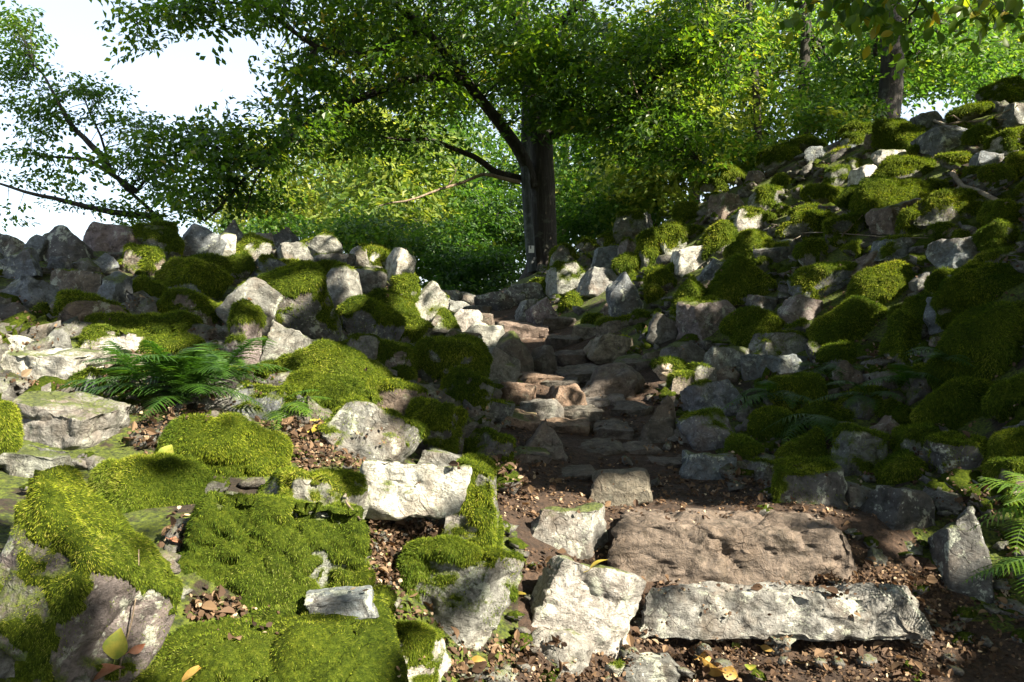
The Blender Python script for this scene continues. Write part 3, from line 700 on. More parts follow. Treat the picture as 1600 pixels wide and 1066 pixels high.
for size_pass, (smin, smax, tries, lim) in enumerate(((.30, .42, 900, .42), (.18, .30, 3500, .36), (.13, .2, 4500, .34))):
    for _ in range(tries):
        if len(ROCKS) >= 298: break
        px, py = g0.uniform(0, 1600), g0.uniform(140, 780); z = zone(px, py)
        if z is None: continue
        hp, ok = hit(px, py); dd = float(hp[0, 1])
        w = g0.uniform(smin, smax)/dd*F; h = w*g0.uniform(.5, .85)
        if w < 19 or overlap(px, py, w, h, lim): continue
        if z == 'L':
            moss = float(np.clip(g0.normal(.5, .3), 0, 1)); tone = g0.choice(list('gbbdnd')); h *= .82
        else:
            moss = float(np.clip(g0.normal(.70, .32), 0, 1.05)); tone = g0.choice(list('gbgdpn'))
            if px < 1100 and g0.random() < .4: moss *= .4
        kind = 'M' if moss > .85 else g0.choice(list('KKKRSP'))
        # a label made from how it looks and which described stone it lies next to
        mw = ("bare" if moss < .25 else "partly mossed" if moss < .55 else "mostly mossed" if moss < .85 else "moss covered")
        sw = ("small" if w < 34 else "medium" if w < 55 else "larger")
        sh = {'K': 'angular', 'R': 'rounded', 'S': 'flat', 'P': 'pointed', 'M': 'domed'}[str(kind)]
        best = sorted([r for r in ROCKS if r[6] in used and not r[6].startswith('#')][:len(heroes)], key=lambda r: (r[0]-px)**2+((r[1]-py)*1.3)**2)
        lab = None
        for r in best[:6]:
            ref = r[6].split(',')[0]
            vx, vy = px-r[0], py-r[1]
            dirw = ("uphill of" if vy < 0 else "downhill of") if abs(vy) > abs(vx)*.8 else (("beside, on the path side of" if (vx > 0) == (z == 'L') else "beside, away from the path from"))
            for pat in (f"{sw} {sh} {mw} rock {dirw} the {ref}", f"{sw} {sh} {TWORD[str(tone)]} {mw} rock {dirw} the {ref}"):
                wds = pat.replace('beside, ', '').split()
                p2 = ' '.join(wds)
                if len(wds) <= 16 and p2 not in used: lab = p2; break
            if lab: break
        if not lab: continue
        used.add(lab)
        o, nb = make_rock(px, py, w, h, moss, str(tone), str(kind), g0.uniform(-28, 28), lab, 1000+len(ROCKS)); NB += nb
print("ROCKS", len(ROCKS), "heroes", len(heroes), "stems", NB)

# ---- small rubble filling the joints, too many to count
def build_rubble():
    g = np.random.default_rng(77); D, Q = cube_sphere(3); Vs, Fs, T = [], [], []; k = 0
    px = g.uniform(-60, 1660, 9000); py = g.uniform(150, 1066, 9000); hp, ok = hit(px, py)
    n_ok = 0; RA = np.array([[r[0], r[1], r[2], r[3]] for r in ROCKS])
    for i in range(len(px)):
        if not ok[i] or ((np.abs(px[i]-RA[:, 0]) < .40*RA[:, 2]) & (np.abs(py[i]-RA[:, 1]) < .42*RA[:, 3])).any(): continue
        z = zone(px[i], py[i]); p = hp[i]
        onp = on_path(p[0], p[1])
        if z is None and g.random() < (.90 if onp else .75): continue
        s = g.uniform(.02, .055) if z is None else g.uniform(.04, .13)
        if s*F/p[1] < 4: s = 4*p[1]/F
        sc = s*np.array([1, g.uniform(.6, 1), g.uniform(.35, .8)])
        V = D*(1+.22*g.normal(size=(len(D), 1)))*sc; th = g.uniform(0, 6.3); c, s_ = math.cos(th), math.sin(th)
        V = np.c_[V[:, 0]*c-V[:, 1]*s_, V[:, 0]*s_+V[:, 1]*c, V[:, 2]+V[:, 0]*g.uniform(-.5, .5)]
        Vs.append(V+p+[0, 0, -.0]); Fs.append(Q+k); k += len(D); n_ok += 1
        if n_ok > 1700: break
    V = np.concatenate(Vs); Fa = np.concatenate(Fs); me = make_mesh("rubble", V, Fa, [M_ROCK, M_MOSSBED])
    c = V.reshape(-1, len(D), 3).mean(1); scree = (c[:, 0] > np.interp(c[:, 1], PY_, PXC)+.3) & ~on_path(c[:, 0], c[:, 1]); mm = (g.random(len(c)) < np.where(scree, .62, .3)) & (c[:, 1] > 2.6)
    nf = len(Q); up = np.cross(V[Fa[:, 2]]-V[Fa[:, 0]], V[Fa[:, 3]]-V[Fa[:, 1]])[:, 2] > 0
    me.polygons.foreach_set("material_index", (np.repeat(mm, nf) & up).astype(np.int32))
    add("rubble", me, kind="stuff", label="small stones filling the joints between the rocks", color=(.17, .168, .155, .5))["lichen"] = .4
build_rubble()

# ---------------------------------------------------------------- leaves and branches
def leaves(P, dirn, nrm, L, aspect=.55, fold=.25, tint=None, g=rng, big=False):
    """folded leaf blades; P base, dirn pointing, nrm leaf normal. 2 triangles each (6 when big)"""
    n = len(P); side = unit(np.cross(dirn, nrm)); nrm = unit(np.cross(side, dirn)); L = np.broadcast_to(L, (n,))[:, None]
    w = L*aspect/2
    if not big:
        a = P; b = P+dirn*L*.5+side*w+nrm*L*fold*.3; c = P+dirn*L-nrm*L*.08; d = P+dirn*L*.5-side*w+nrm*L*fold*.3
        V = np.stack([a, b, c, d], 1).reshape(-1, 3); i = np.arange(n)[:, None]*4
        Fq = np.concatenate([i+[0, 1, 2], i+[0, 2, 3]]); t = np.repeat(tint, 4)
        return V, Fq, t
    rows = [(0, .05), (.22, .75), (.48, 1.0), (.74, .72), (1.0, .02)]; Vs = []
    for u, ww in rows:
        mid = P+dirn*L*u-nrm*L*.14*u*u
        Vs += [mid-side*w*ww+nrm*L*fold*.25*ww, mid, mid+side*w*ww+nrm*L*fold*.25*ww]
    V = np.stack(Vs, 1).reshape(-1, 3); i = np.arange(n)[:, None]*15; Fq = []
    for r in range(4):
        for c in range(2):
            a = r*3+c; Fq += [i+[a, a+1, a+4], i+[a, a+4, a+3]]
    return V, np.concatenate(Fq), np.repeat(tint, 15)
def tubes(lines, sides=7):
    """lines: list of (points (n,3), radii (n,))"""
    Vs, Fs, k = [], [], 0
    for pts, rad in lines:
        pts = np.asarray(pts, float); rad = np.asarray(rad, float); T = unit(np.gradient(pts, axis=0))
        ref = np.array([.31, .82, .12]) if abs(T[0] @ unit(np.array([.31, .82, .12]))) < .9 else np.array([1., 0, 0])
        A = unit(np.cross(T, ref)); B = np.cross(T, A); th = np.arange(sides)*2*math.pi/sides
        ring = pts[:, None]+rad[:, None, None]*(np.cos(th)[None, :, None]*A[:, None]+np.sin(th)[None, :, None]*B[:, None])
        n = len(pts); Vs.append(ring.reshape(-1, 3)); i = np.arange(n-1)[:, None]*sides; j = np.arange(sides)[None]; j2 = (j+1) % sides
        Fs.append(np.stack([i+j, i+j2, i+sides+j2, i+sides+j], -1).reshape(-1, 4)+k); k += n*sides
    return np.concatenate(Vs), np.concatenate(Fs)
def smooth_line(pts, n, wob=0.0, g=rng):
    pts = np.asarray(pts, float); s = np.r_[0, np.cumsum(np.linalg.norm(np.diff(pts, axis=0), axis=1))]; u = np.linspace(0, s[-1], n)
    q = np.stack([np.interp(u, s, pts[:, k]) for k in range(3)], 1)
    for _ in range(2): q[1:-1] = (q[:-2]+2*q[1:-1]+q[2:])/4
    if wob: q[1:-1] += np.stack([vnoise(np.c_[u*1.6/max(s[-1], .1)*4+g.uniform(0, 99), u*0, u*0], 3+k) for k in range(3)], 1)[1:-1]*wob
    return q
def limb(pts, r0, r1, n=14, wob=0.0, g=rng):
    q = smooth_line(pts, n, wob, g); return q, np.linspace(r0, r1, n)
def pix(px, py, d): return np.array([(px-800)/F*d, d, CZ+(533-py)/F*d])

def sprays(C_, n_leaf, rad, L, g, flat=.35, droop=.25, tint_c=.5, heading=None):
    """leaf sprays: each a loose flat fan of leaves about a twig, as beeches carry them"""
    n = len(C_); head = unit(np.c_[g.normal(size=(n, 2)), g.normal(0, .2, n)-droop]) if heading is None else heading
    upn = unit(np.c_[g.normal(0, flat, (n, 2)), np.ones(n)])
    sd = unit(np.cross(head, upn)); up2 = unit(np.cross(sd, head))
    m = n_leaf; u = g.uniform(-.9, .9, (n, m)); w = g.normal(0, .33, (n, m))*(1-.35*np.abs(u)); hh = g.normal(0, .10, (n, m))
    P = C_[:, None]+(head[:, None]*u[..., None]+sd[:, None]*w[..., None]+up2[:, None]*hh[..., None])*rad
    sg = np.where(w > 0, 1., -1.)
    D = unit(head[:, None]*.6+sd[:, None]*sg[..., None]*.7+g.normal(0, .35, (n, m, 3))+np.array([0, 0, -droop]))
    N = unit(up2[:, None]+g.normal(0, .38, (n, m, 3)))
    tl = np.clip(tint_c+g.normal(0, .16, (n, 1))+g.normal(0, .16, (n, m)), 0, 1)
    return P.reshape(-1, 3), D.reshape(-1, 3), N.reshape(-1, 3), (L*g.uniform(.65, 1.2, n*m)), tl.ravel(), head

def blob_points(blobs, g):
    """centres of sprays from clusters (px, py, depth, rx, ry, rdepth, count)"""
    out = []
    for (px, py, d, rx, ry, rd, n) in blobs:
        q = g.normal(0, .5, (int(n), 3)); q = q/np.maximum(1, np.linalg.norm(q, axis=1, keepdims=True)/1.05)
        dd = d+q[:, 2]*rd; X = px+q[:, 0]*rx; Y = py+q[:, 1]*ry
        out.append(np.c_[(X-800)/F*dd, dd, CZ+(533-Y)/F*dd])
    return np.concatenate(out)
def twigs_to(limbs, Cs, g, every=1, r=.012):
    """a thin curved twig from the closest limb point to each spray centre"""
    pts = np.concatenate([q for q, _ in limbs]); res = []
    for c in Cs[::every]:
        dd = np.linalg.norm(pts-c, axis=1); k = int(dd.argmin()); a = pts[k]
        if dd[k] < .15 or dd[k] > 1.3: continue
        mid = (a+c)/2+[0, 0, .10*dd[k]]+g.normal(0, .06, 3)*dd[k]
        n = 5; t = np.linspace(0, 1, n)[:, None]; q = (1-t)**2*a+2*t*(1-t)*mid+t*t*c
        res.append((q, np.linspace(r*(.7+.35*dd[k]), r*.3, n)))
    return res
def make_tree(name, label, base, trunk, limbs, blobs, n_leaf, rad, L, seed, bark, leafm, group=None, tint=.5, keepfn=None, twig_every=2, twig_r=.012, centres=None, sides=10, cat="tree", trunks=()):
    g = np.random.default_rng(seed); base = np.array(base, float)
    e = bpy.data.objects.new(name, None); C.objects.link(e); e.location = base; e["label"] = label; e["category"] = cat
    if group: e["group"] = group
    if trunk:
        V, Q = tubes([trunk], sides*2); V = V + (fbm(V*[3, 3, .8], 3, 5)*.04*np.mean(trunk[1])/.2)[:, None]*unit(V-np.c_[V[:, :2]*0+trunk[0][:, :2].mean(0), V[:, 2]])
        add("trunk", make_mesh("trunk", V-base, Q, [bark]), e)
    for tr, bk in trunks:
        V, Q = tubes([tr], 12); add("trunk", make_mesh("trunk", V-base, Q, [bk]), e)
    for l in limbs:
        V, Q = tubes([l], sides); add("limb", make_mesh("limb", V-base, Q, [bark]), e)
    Cs = blob_points([(*B[:6], B[6]*(.72 if name == 'beech_tree' and B[0] < 600 else 1)) for B in blobs], g) if centres is None else centres
    if keepfn is not None: Cs = Cs[keepfn(Cs)]
    al = list(limbs)+([trunk] if trunk else [])
    tw = twigs_to(al, Cs, g, twig_every, twig_r)
    if tw:
        V, Q = tubes(tw, 3); add("twigs", make_mesh("twigs", V-base, Q, [bark]), e, kind="stuff")
    P, D, N, LL, T, _ = sprays(Cs, n_leaf, rad, L, g, tint_c=tint)
    V, Fq, t = leaves(P, D, N, LL, .58, .3, T, g)
    add("crown", make_mesh("crown", V-base, Fq, [leafm], False, {"tint": t}), e, kind="stuff")
    return e

# ---- the beech beside the path
gb = np.random.default_rng(3)
B0 = pix(846, 402, 15.0); 
tr = limb([B0+[0, 0, -.5], pix(850, 380, 15), pix(849, 300, 15), pix(845, 215, 15.1), pix(828, 120, 15.3), pix(812, 30, 15.5), pix(806, -120, 15.8), pix(800, -320, 16)], .34, .15, 40)
r = tr[1]; r[:] = np.interp(np.arange(40), [0, 1, 3, 14, 24, 39], [.46, .33, .245, .215, .17, .10])
stem = limb([pix(832, 425, 14.7), pix(828, 380, 14.7), pix(822, 300, 14.7), pix(820, 230, 14.8), pix(822, 150, 14.9), pix(830, 60, 15)], .095, .07, 16)
LB = [limb([pix(832, 292, 14.9), pix(820, 250, 14.8), pix(795, 215, 14.6), pix(760, 168, 14.3), pix(728, 128, 14), pix(704, 92, 13.7), pix(660, 40, 13.2), pix(600, -10, 12.6)], .13, .05, 22, .04),
      limb([pix(728, 128, 14), pix(690, 118, 13.6), pix(620, 130, 13), pix(525, 169, 12.4), pix(450, 221, 12), pix(412, 259, 11.8), pix(371, 281, 11.7), pix(345, 330, 11.6), pix(319, 345, 11.6)], .09, .015, 24, .05),
      limb([pix(412, 259, 11.8), pix(398, 285, 11.8), pix(385, 330, 11.8), pix(376, 345, 11.8)], .02, .006, 8, .02),
      limb([pix(862, 212, 15), pix(895, 200, 14.6), pix(930, 188, 14.2), pix(945, 178, 14), pix(985, 150, 13.6), pix(1040, 110, 13), pix(1100, 60, 12.6)], .085, .02, 16, .05),
      limb([pix(822, 282, 14.9), pix(790, 272, 14.6), pix(765, 260, 14.4), pix(728, 246, 14.2), pix(700, 232, 14), pix(660, 215, 13.6), pix(600, 215, 13)], .075, .015, 14, .05),
      limb([pix(830, 120, 15.3), pix(860, 60, 14.8), pix(900, 10, 14.2), pix(960, -60, 13.4)], .11, .04, 12, .05),
      limb([pix(660, 40, 13.2), pix(600, 75, 12.8), pix(525, 94, 12.3), pix(470, 50, 12), pix(405, 11, 11.8), pix(360, -10, 11.6)], .075, .02, 16, .05),
      limb([pix(405, 11, 11.8), pix(340, 5, 11.6), pix(270, 20, 11.4), pix(215, 40, 11.3)], .022, .005, 10, .04),
      limb([pix(812, 30, 15.5), pix(770, -10, 14.8), pix(700, -60, 14), pix(560, -80, 13)], .1, .03, 12, .05),
      limb([pix(985, 150, 13.6), pix(1030, 190, 12.8), pix(1080, 240, 12.4), pix(1110, 262, 12.2)], .03, .006, 10, .05)]
BB = [(560, 40, 12.8, 150, 80, 1.6, 120), (480, 120, 12.2, 60, 36, 1.2, 44), (490, 190, 12.2, 110, 50, 1.2, 90), (370, 235, 11.8, 100, 56, 1.1, 90), (290, 290, 11.8, 80, 44, 1.0, 44), (270, 215, 11.8, 50, 26, .8, 16),
      (620, 140, 13.4, 120, 50, 1.4, 70), (700, 40, 14, 150, 80, 1.8, 105), (850, 40, 14.2, 170, 70, 2, 110), (980, 110, 13.4, 160, 70, 1.6, 120), (1040, 210, 12.6, 100, 55, 1.2, 90),
      (770, 130, 15.8, 120, 50, 1.4, 64), (848, 120, 13.9, 70, 56, .8, 60), (620, 215, 13.6, 90, 30, 1.2, 24), (410, 315, 12, 60, 26, .8, 22), (920, 190, 13.6, 110, 30, .8, 46), (1080, 60, 12.8, 120, 80, 1.4, 120), (600, -30, 12.5, 250, 60, 1.6, 90),
      (240, 22, 11.4, 70, 26, .5, 22), (330, 10, 11.5, 60, 24, .5, 22), (215, 70, 11.3, 26, 16, .3, 6), (340, 45, 11.5, 14, 16, .3, 5), (400, 20, 11.8, 50, 20, .5, 14), (150, 255, 11.8, 30, 20, .5, 8)]
beech = make_tree("beech_tree", "big dark trunked beech at the top of the path, boughs spreading over the ridge", B0, tr, LB, BB, 40, .44, .112, 21, M_BARK, M_BEECH, tint=.42, twig_every=1, twig_r=.009, trunks=[(stem, M_GREYBARK)], sides=9)
# little white trail mark painted plate with a dark sign on it
def sign():
    s = .115*15/15
    c = pix(830, 391, 14.7); c[1] = 14.56; w, h, t = .10, .13, .012
    V = np.array([[x, y, z] for x in (-w/2, w/2) for y in (-t/2, t/2) for z in (-h/2, h/2)]); Q = np.array([[0, 1, 3, 2], [4, 6, 7, 5], [0, 4, 5, 1], [2, 3, 7, 6], [0, 2, 6, 4], [1, 5, 7, 3]])
    def flat(nm, col):
        t_ = NT(nm); t_.b.inputs["Base Color"].default_value = (*col, 1); t_.b.inputs["Roughness"].default_value = .6; return t_.m
    o = add("trail_marker", make_mesh("trail_marker", V, Q, [flat("white_paint", (.75, .75, .78))], False), None, c, "small white trail marker plate with a dark notch, fixed to the grey beech stem", "sign")
    bar = V*[.22, .3, .42]+[-.012, -t/2-.001, .034]; add("mark", make_mesh("mark", bar, Q, [flat("black_paint", (.03, .03, .04))], False), o)
sign()
# bare hanging and dead boughs
def stick(name, label, lines, mat, cat="branch", group=None, sides=6):
    base = np.asarray(lines[0][0][0]); e = bpy.data.objects.new(name, None); C.objects.link(e); e.location = base; e["label"] = label; e["category"] = cat
    if group: e["group"] = group
    for i, l in enumerate(lines):
        V, Q = tubes([l], sides); add("stem" if i == 0 else "side_twig", make_mesh("stem", V-base, Q, [mat]), e)
    return e
for pts, r0 in (([(985, 108, 12.4), (1000, 150, 12.3), (1016, 175, 12.3), (1026, 200, 12.3), (1018, 205, 12.3), (1050, 207, 12.3)], .014), ([(1016, 175, 12.3), (1010, 195, 12.3), (1015, 213, 12.3)], .008), ([(1033, 100, 12.4), (1050, 125, 12.3), (1062, 165, 12.3)], .008),
                ([(812, 285, 14.7), (762, 268, 14.2), (738, 280, 14), (700, 290, 13.8), (660, 306, 13.6), (625, 318, 13.5), (592, 322, 13.4)], .04), ([(700, 290, 13.8), (715, 270, 13.7), (692, 245, 13.6)], .012)):
    l = limb([pix(*p) for p in pts], r0, r0*.3, 14, .03); V, Q = tubes([l], 6); add("dead_bough", make_mesh("dead_bough", V-B0, Q, [M_TWIG]), beech)

# ---- tree behind the ridge
T0 = pix(285, 420, 13.5); T0[2] = float(H(T0[0], T0[1]))
trl = limb([T0+[0, 0, -.3], pix(262, 350, 13.2), pix(215, 300, 12.9), pix(170, 268, 12.7), pix(158, 215, 12.8), pix(140, 170, 13), pix(125, 130, 13.2)], .060, .008, 26, .06)
LL_ = [limb([pix(170, 268, 12.7), pix(160, 232, 12.6), pix(125, 214, 12.5), pix(102, 185, 12.5), pix(80, 140, 12.5), pix(50, 90, 12.5)], .06, .008, 16, .05),
       limb([pix(215, 300, 12.9), pix(160, 262, 12.6), pix(142, 248, 12.5), pix(90, 247, 12.4), pix(48, 240, 12.4)], .05, .008, 14, .04),
       limb([pix(250, 340, 13), pix(160, 330, 12.6), pix(102, 315, 12.5), pix(55, 305, 12.4), pix(0, 282, 12.4), pix(-50, 270, 12.4)], .06, .01, 14, .04)]
LBB = [(26, 50, 12.8, 32, 40, .6, 34), (26, 105, 12.7, 38, 34, .6, 28), (60, 160, 12.6, 46, 28, .6, 22), (140, 148, 12.6, 44, 24, .6, 20), (50, 205, 12.5, 50, 18, .6, 12), (50, 245, 12.4, 50, 14, .6, 13), (75, 285, 12.4, 56, 12, .6, 12), (125, 190, 12.5, 50, 16, .6, 9),
       (205, 190, 12.6, 40, 30, 1, 22), (215, 265, 12.8, 50, 44, 1, 34), (240, 335, 13, 80, 22, .9, 28), (140, 318, 12.6, 50, 12, .5, 7), (25, 335, 12.4, 26, 8, .4, 4), (0, 160, 12.5, 24, 30, .5, 6), (230, 240, 12.8, 50, 44, 1, 24)]
make_tree("beech_tree", "slender tree behind the bank, airy blue green boughs against the white sky", T0, trl, LL_, LBB, 42, .38, .085, 22, M_BARK, M_BEECH, tint=.35, twig_every=1, twig_r=.007, sides=8)

# ---- forest behind
def forest_tree(px, d, base_py, r, lean, blobs, label, seed, leafm=None, leaf=.14, n_leaf=34, rad=.62, tint=.5, limbs_n=5, bark=M_BARK, top=None):
    g = np.random.default_rng(seed); b = pix(px, base_py, d)
    if top is None: top = min(B[1]-B[4]*.55 for B in blobs)
    if d < 21: top = -200
    blobs = [(*B[:6], B[6]*.95) for B in blobs]
    t = limb([b+[0, 0, -1.0], b, pix(px+lean*.4, (base_py+top)/2, d), pix(px+lean, top, d)], r, r*.45, 22, .12, g)
    ls = []
    for k in range(limbs_n):
        i = int(g.integers(7, 20)); a = t[0][i]; B = blobs[int(g.integers(len(blobs)))]; e = pix(B[0]+g.uniform(-.4, .4)*B[3], B[1]+g.uniform(-.3, .3)*B[4], B[2])
        ls.append(limb([a, (a+e)/2+[0, 0, .3], e], r*.35, r*.08, 12, .1, g))
    return make_tree("forest_tree", label, b, t, ls, blobs, n_leaf, rad, leaf, seed, bark, leafm or M_FAR, "trees of the wood behind the rocks", tint, twig_every=3, twig_r=.014, sides=7)
FT = [
 (1392, 15.5, 175, .26, -16, [(1400, 60, 17, 150, 90, 2, 150), (1480, 90, 18, 130, 60, 2, 110), (1330, 150, 17, 90, 40, 1.5, 70)], "thick dark trunk rising straight behind the top of the scree", .45),
 (1256, 18.6, 238, .16, -10, [(1260, 60, 20, 130, 110, 2, 190), (1300, 160, 19, 100, 50, 1.5, 90)], "second dark trunk behind the scree, half hidden in pale leaves", .62),
 (1192, 18.3, 278, .10, -30, [(1170, 90, 21, 120, 120, 2, 200), (1190, 210, 20, 90, 50, 1.5, 90)], "thin leaning grey trunk behind the scree crest", .6),
 (1090, 20, 320, .16, 20, [(1080, 120, 18, 110, 120, 2, 200), (1080, 240, 17, 100, 60, 1.4, 120), (1010, 290, 17, 80, 50, 1.2, 90)], "sunlit young tree between the beech and the scree", .72),
 (980, 24, 350, .18, 10, [(960, 220, 22, 110, 110, 2, 190), (940, 320, 20, 90, 50, 1.5, 110)], "slim tree just beyond the beech trunk, uphill side", .5),
 (1530, 26, 150, .24, -20, [(1540, 40, 24, 130, 70, 2, 210), (1580, 90, 24, 90, 50, 2, 110), (1480, 110, 22, 70, 40, 2, 70)], "tree at the right edge with sky showing under its boughs", .5),
 (735, 27, 470, .22, -20, [(730, 260, 25, 120, 90, 2, 190), (740, 360, 22, 110, 60, 2, 170)], "dark tree in the gap beyond the head of the path", .38),
 (640, 24, 470, .18, 10, [(620, 270, 22, 120, 80, 2, 190), (600, 350, 20, 100, 40, 1.5, 130)], "leafy tree behind the bright end of the ridge", .55),
 (520, 30, 470, .24, -10, [(510, 250, 28, 120, 90, 2.5, 190), (470, 330, 26, 100, 50, 2, 130), (560, 200, 26, 100, 60, 2, 110)], "glowing yellow green tree far behind the ridge", .88),
 (470, 34, 470, .16, 10, [(420, 330, 31, 100, 50, 2.5, 120), (400, 250, 31, 60, 40, 2, 44)], "furthest pale tree low behind the ridge", .75),
 (880, 32, 420, .26, 0, [(880, 120, 30, 180, 130, 3, 260), (900, 260, 28, 130, 90, 2, 180)], "tall tree straight behind the beech", .6),
 (700, 34, 450, .26, 20, [(690, 110, 32, 170, 120, 3, 220), (560, 60, 32, 120, 90, 3, 100)], "tall tree far back between the beech's two boughs", .62),
 (1120, 34, 330, .28, 0, [(1120, 60, 32, 170, 110, 3, 230), (1320, 60, 32, 160, 110, 3, 170), (1060, 180, 30, 120, 90, 2, 150)], "broad tree far back above the scree crest", .7),
]
for i, (px, d, by, r_, ln_, bl, lab, ti) in enumerate(FT):
    forest_tree(px, d, by, r_, ln_, bl, lab, 300+i, leafm=M_FAR_PAINTED_SUN if i in (7, 8, 9, 11, 12, 3) else None, leaf=.15 if d < 24 else .21, tint=ti, n_leaf=28, rad=.62 if d < 24 else .85)
# bushes under the trees, behind the crest
def bush(px, py, d, rx, ry, rd, n, label, seed, tint):
    b = pix(px, py+ry*.8, d); b[2] = min(b[2], float(H(b[0], b[1]))+.2); g = np.random.default_rng(seed)
    stems = [limb([b+g.normal(0, .08, 3), pix(px+g.uniform(-.7, .7)*rx, py+g.uniform(-.6, .4)*ry, d)], .03, .006, 8, .06, g) for _ in range(6)]
    e = make_tree("bush", label, b, None, stems, [(px, py, d, rx, ry, rd, n)], 30, .42, .12, seed, M_BARK, M_FAR, "bushes under the trees", tint, twig_every=3, sides=5, cat="bush")
for i, a in enumerate([(745, 425, 17.5, 80, 44, 1.0, 150, "dark bush right behind the head of the path", .18), (680, 400, 18.5, 80, 50, 1.2, 150, "dark bush behind the bright end of the ridge", .25),
                       (730, 462, 17.0, 75, 26, .7, 110, "low dark bush filling the dip behind the path's crest", .2), (905, 350, 18.5, 60, 44, 1.0, 100, "bush at the beech's uphill side", .35), (780, 350, 19.5, 70, 60, 1.2, 130, "bush between the beech stem and the gap", .32),
                       (1010, 320, 17.5, 80, 36, 1.0, 110, "low bush along the scree's forest edge", .5), (1300, 180, 15.5, 70, 34, .8, 90, "pale leaved bush just behind the scree crest", .6),
                       (570, 372, 17, 90, 30, 1.0, 110, "bush peeping over the ridge under the drooping bough", .5), (1170, 245, 17, 60, 26, .8, 70, "small bush behind the skyline caps", .55),
                       (430, 360, 19, 80, 26, 1, 70, "bush low behind the middle of the ridge", .4)]):
    bush(*a[:7], a[7], 500+i, a[8])

# ---------------------------------------------------------------- unseen trees beside and behind the viewer, their crowns shaped to cast the wanted shade
LITP = [[(0,505),(240,515),(260,555),(150,560),(120,605),(210,650),(440,650),(560,690),(640,720),(790,735),(800,830),(850,770),(1010,790),(1290,795),(1285,850),(1180,900),(1180,912),(1240,905),(1235,1000),(1270,1066),(850,1066),(690,1066),(610,1010),(596,960),(585,900),(560,850),(520,890),(470,930),(300,960),(250,970),(200,890),(130,860),(60,830),(0,800)],
        [(390,515),(480,535),(610,580),(600,640),(560,640),(450,590),(400,560)], [(560,395),(600,385),(650,430),(700,470),(745,490),(850,515),(850,535),(740,515),(690,500),(640,500),(610,440)]]
LITE = [(1290,935,22,12),(1395,912,26,6),(1240,330,40,12),(1300,240,26,8),(1450,330,30,12),(1400,300,40,9),(1530,180,40,8),(1180,520,20,10),(1070,470,12,16),(1000,420,14,10),(350,380,16,14),(392,388,40,14),(500,382,42,14),(460,400,18,10),(395,465,36,28),(545,452,24,28),(225,405,28,14),(470,450,16,14),(885,627,40,28),(845,600,34,12),(830,640,12,8),
        (918,445,40,26),(960,450,10,8),(1130,368,30,22),(1165,340,26,16),(1200,300,22,12),(1112,286,26,10),(1350,275,36,26),(1420,262,66,16),(1490,252,42,12),(1575,222,30,22),(1385,440,60,26),(1300,490,34,18),(1060,580,34,14),(1062,600,14,12),
        (1220,530,34,14),(1268,548,16,10),(1340,205,18,8),(1080,392,12,10),(1565,800,60,80),(1140,272,20,8),(1050,375,14,10),(1290,425,12,8),(1180,392,14,8),(620,300,90,60),(500,300,90,50),(430,1000,60,16),(330,1035,50,16),(530,1030,26,26),(1050,150,80,60)]
def inpoly(px, py, poly):
    c = np.zeros(len(px), bool); j = len(poly)-1
    for i in range(len(poly)):
        xi, yi = poly[i]; xj, yj = poly[j]
        c ^= ((yi > py) != (yj > py)) & (px < (xj-xi)*(py-yi)/(yj-yi+1e-9)+xi); j = i
    return c
def is_lit(px, py):
    m = np.zeros(len(px), bool)
    for p in LITP: m |= inpoly(px, py, p)
    for (a, b, rx, ry) in LITE: m |= ((px-a)/rx)**2+((py-b)/ry)**2 < 1
    return m
bpy.context.view_layer.update()
_dg = bpy.context.evaluated_depsgraph_get()
def cast(px, py, maxd=60):
    d = Vector(((px-800)/F, 1, (533-py)/F)).normalized()
    ok, loc, nor, idx, ob, _ = scene.ray_cast(_dg, Vector((0, 0, CZ))+d*.3, d, distance=maxd)
    return (np.array(loc), np.array(nor), ob) if ok else None
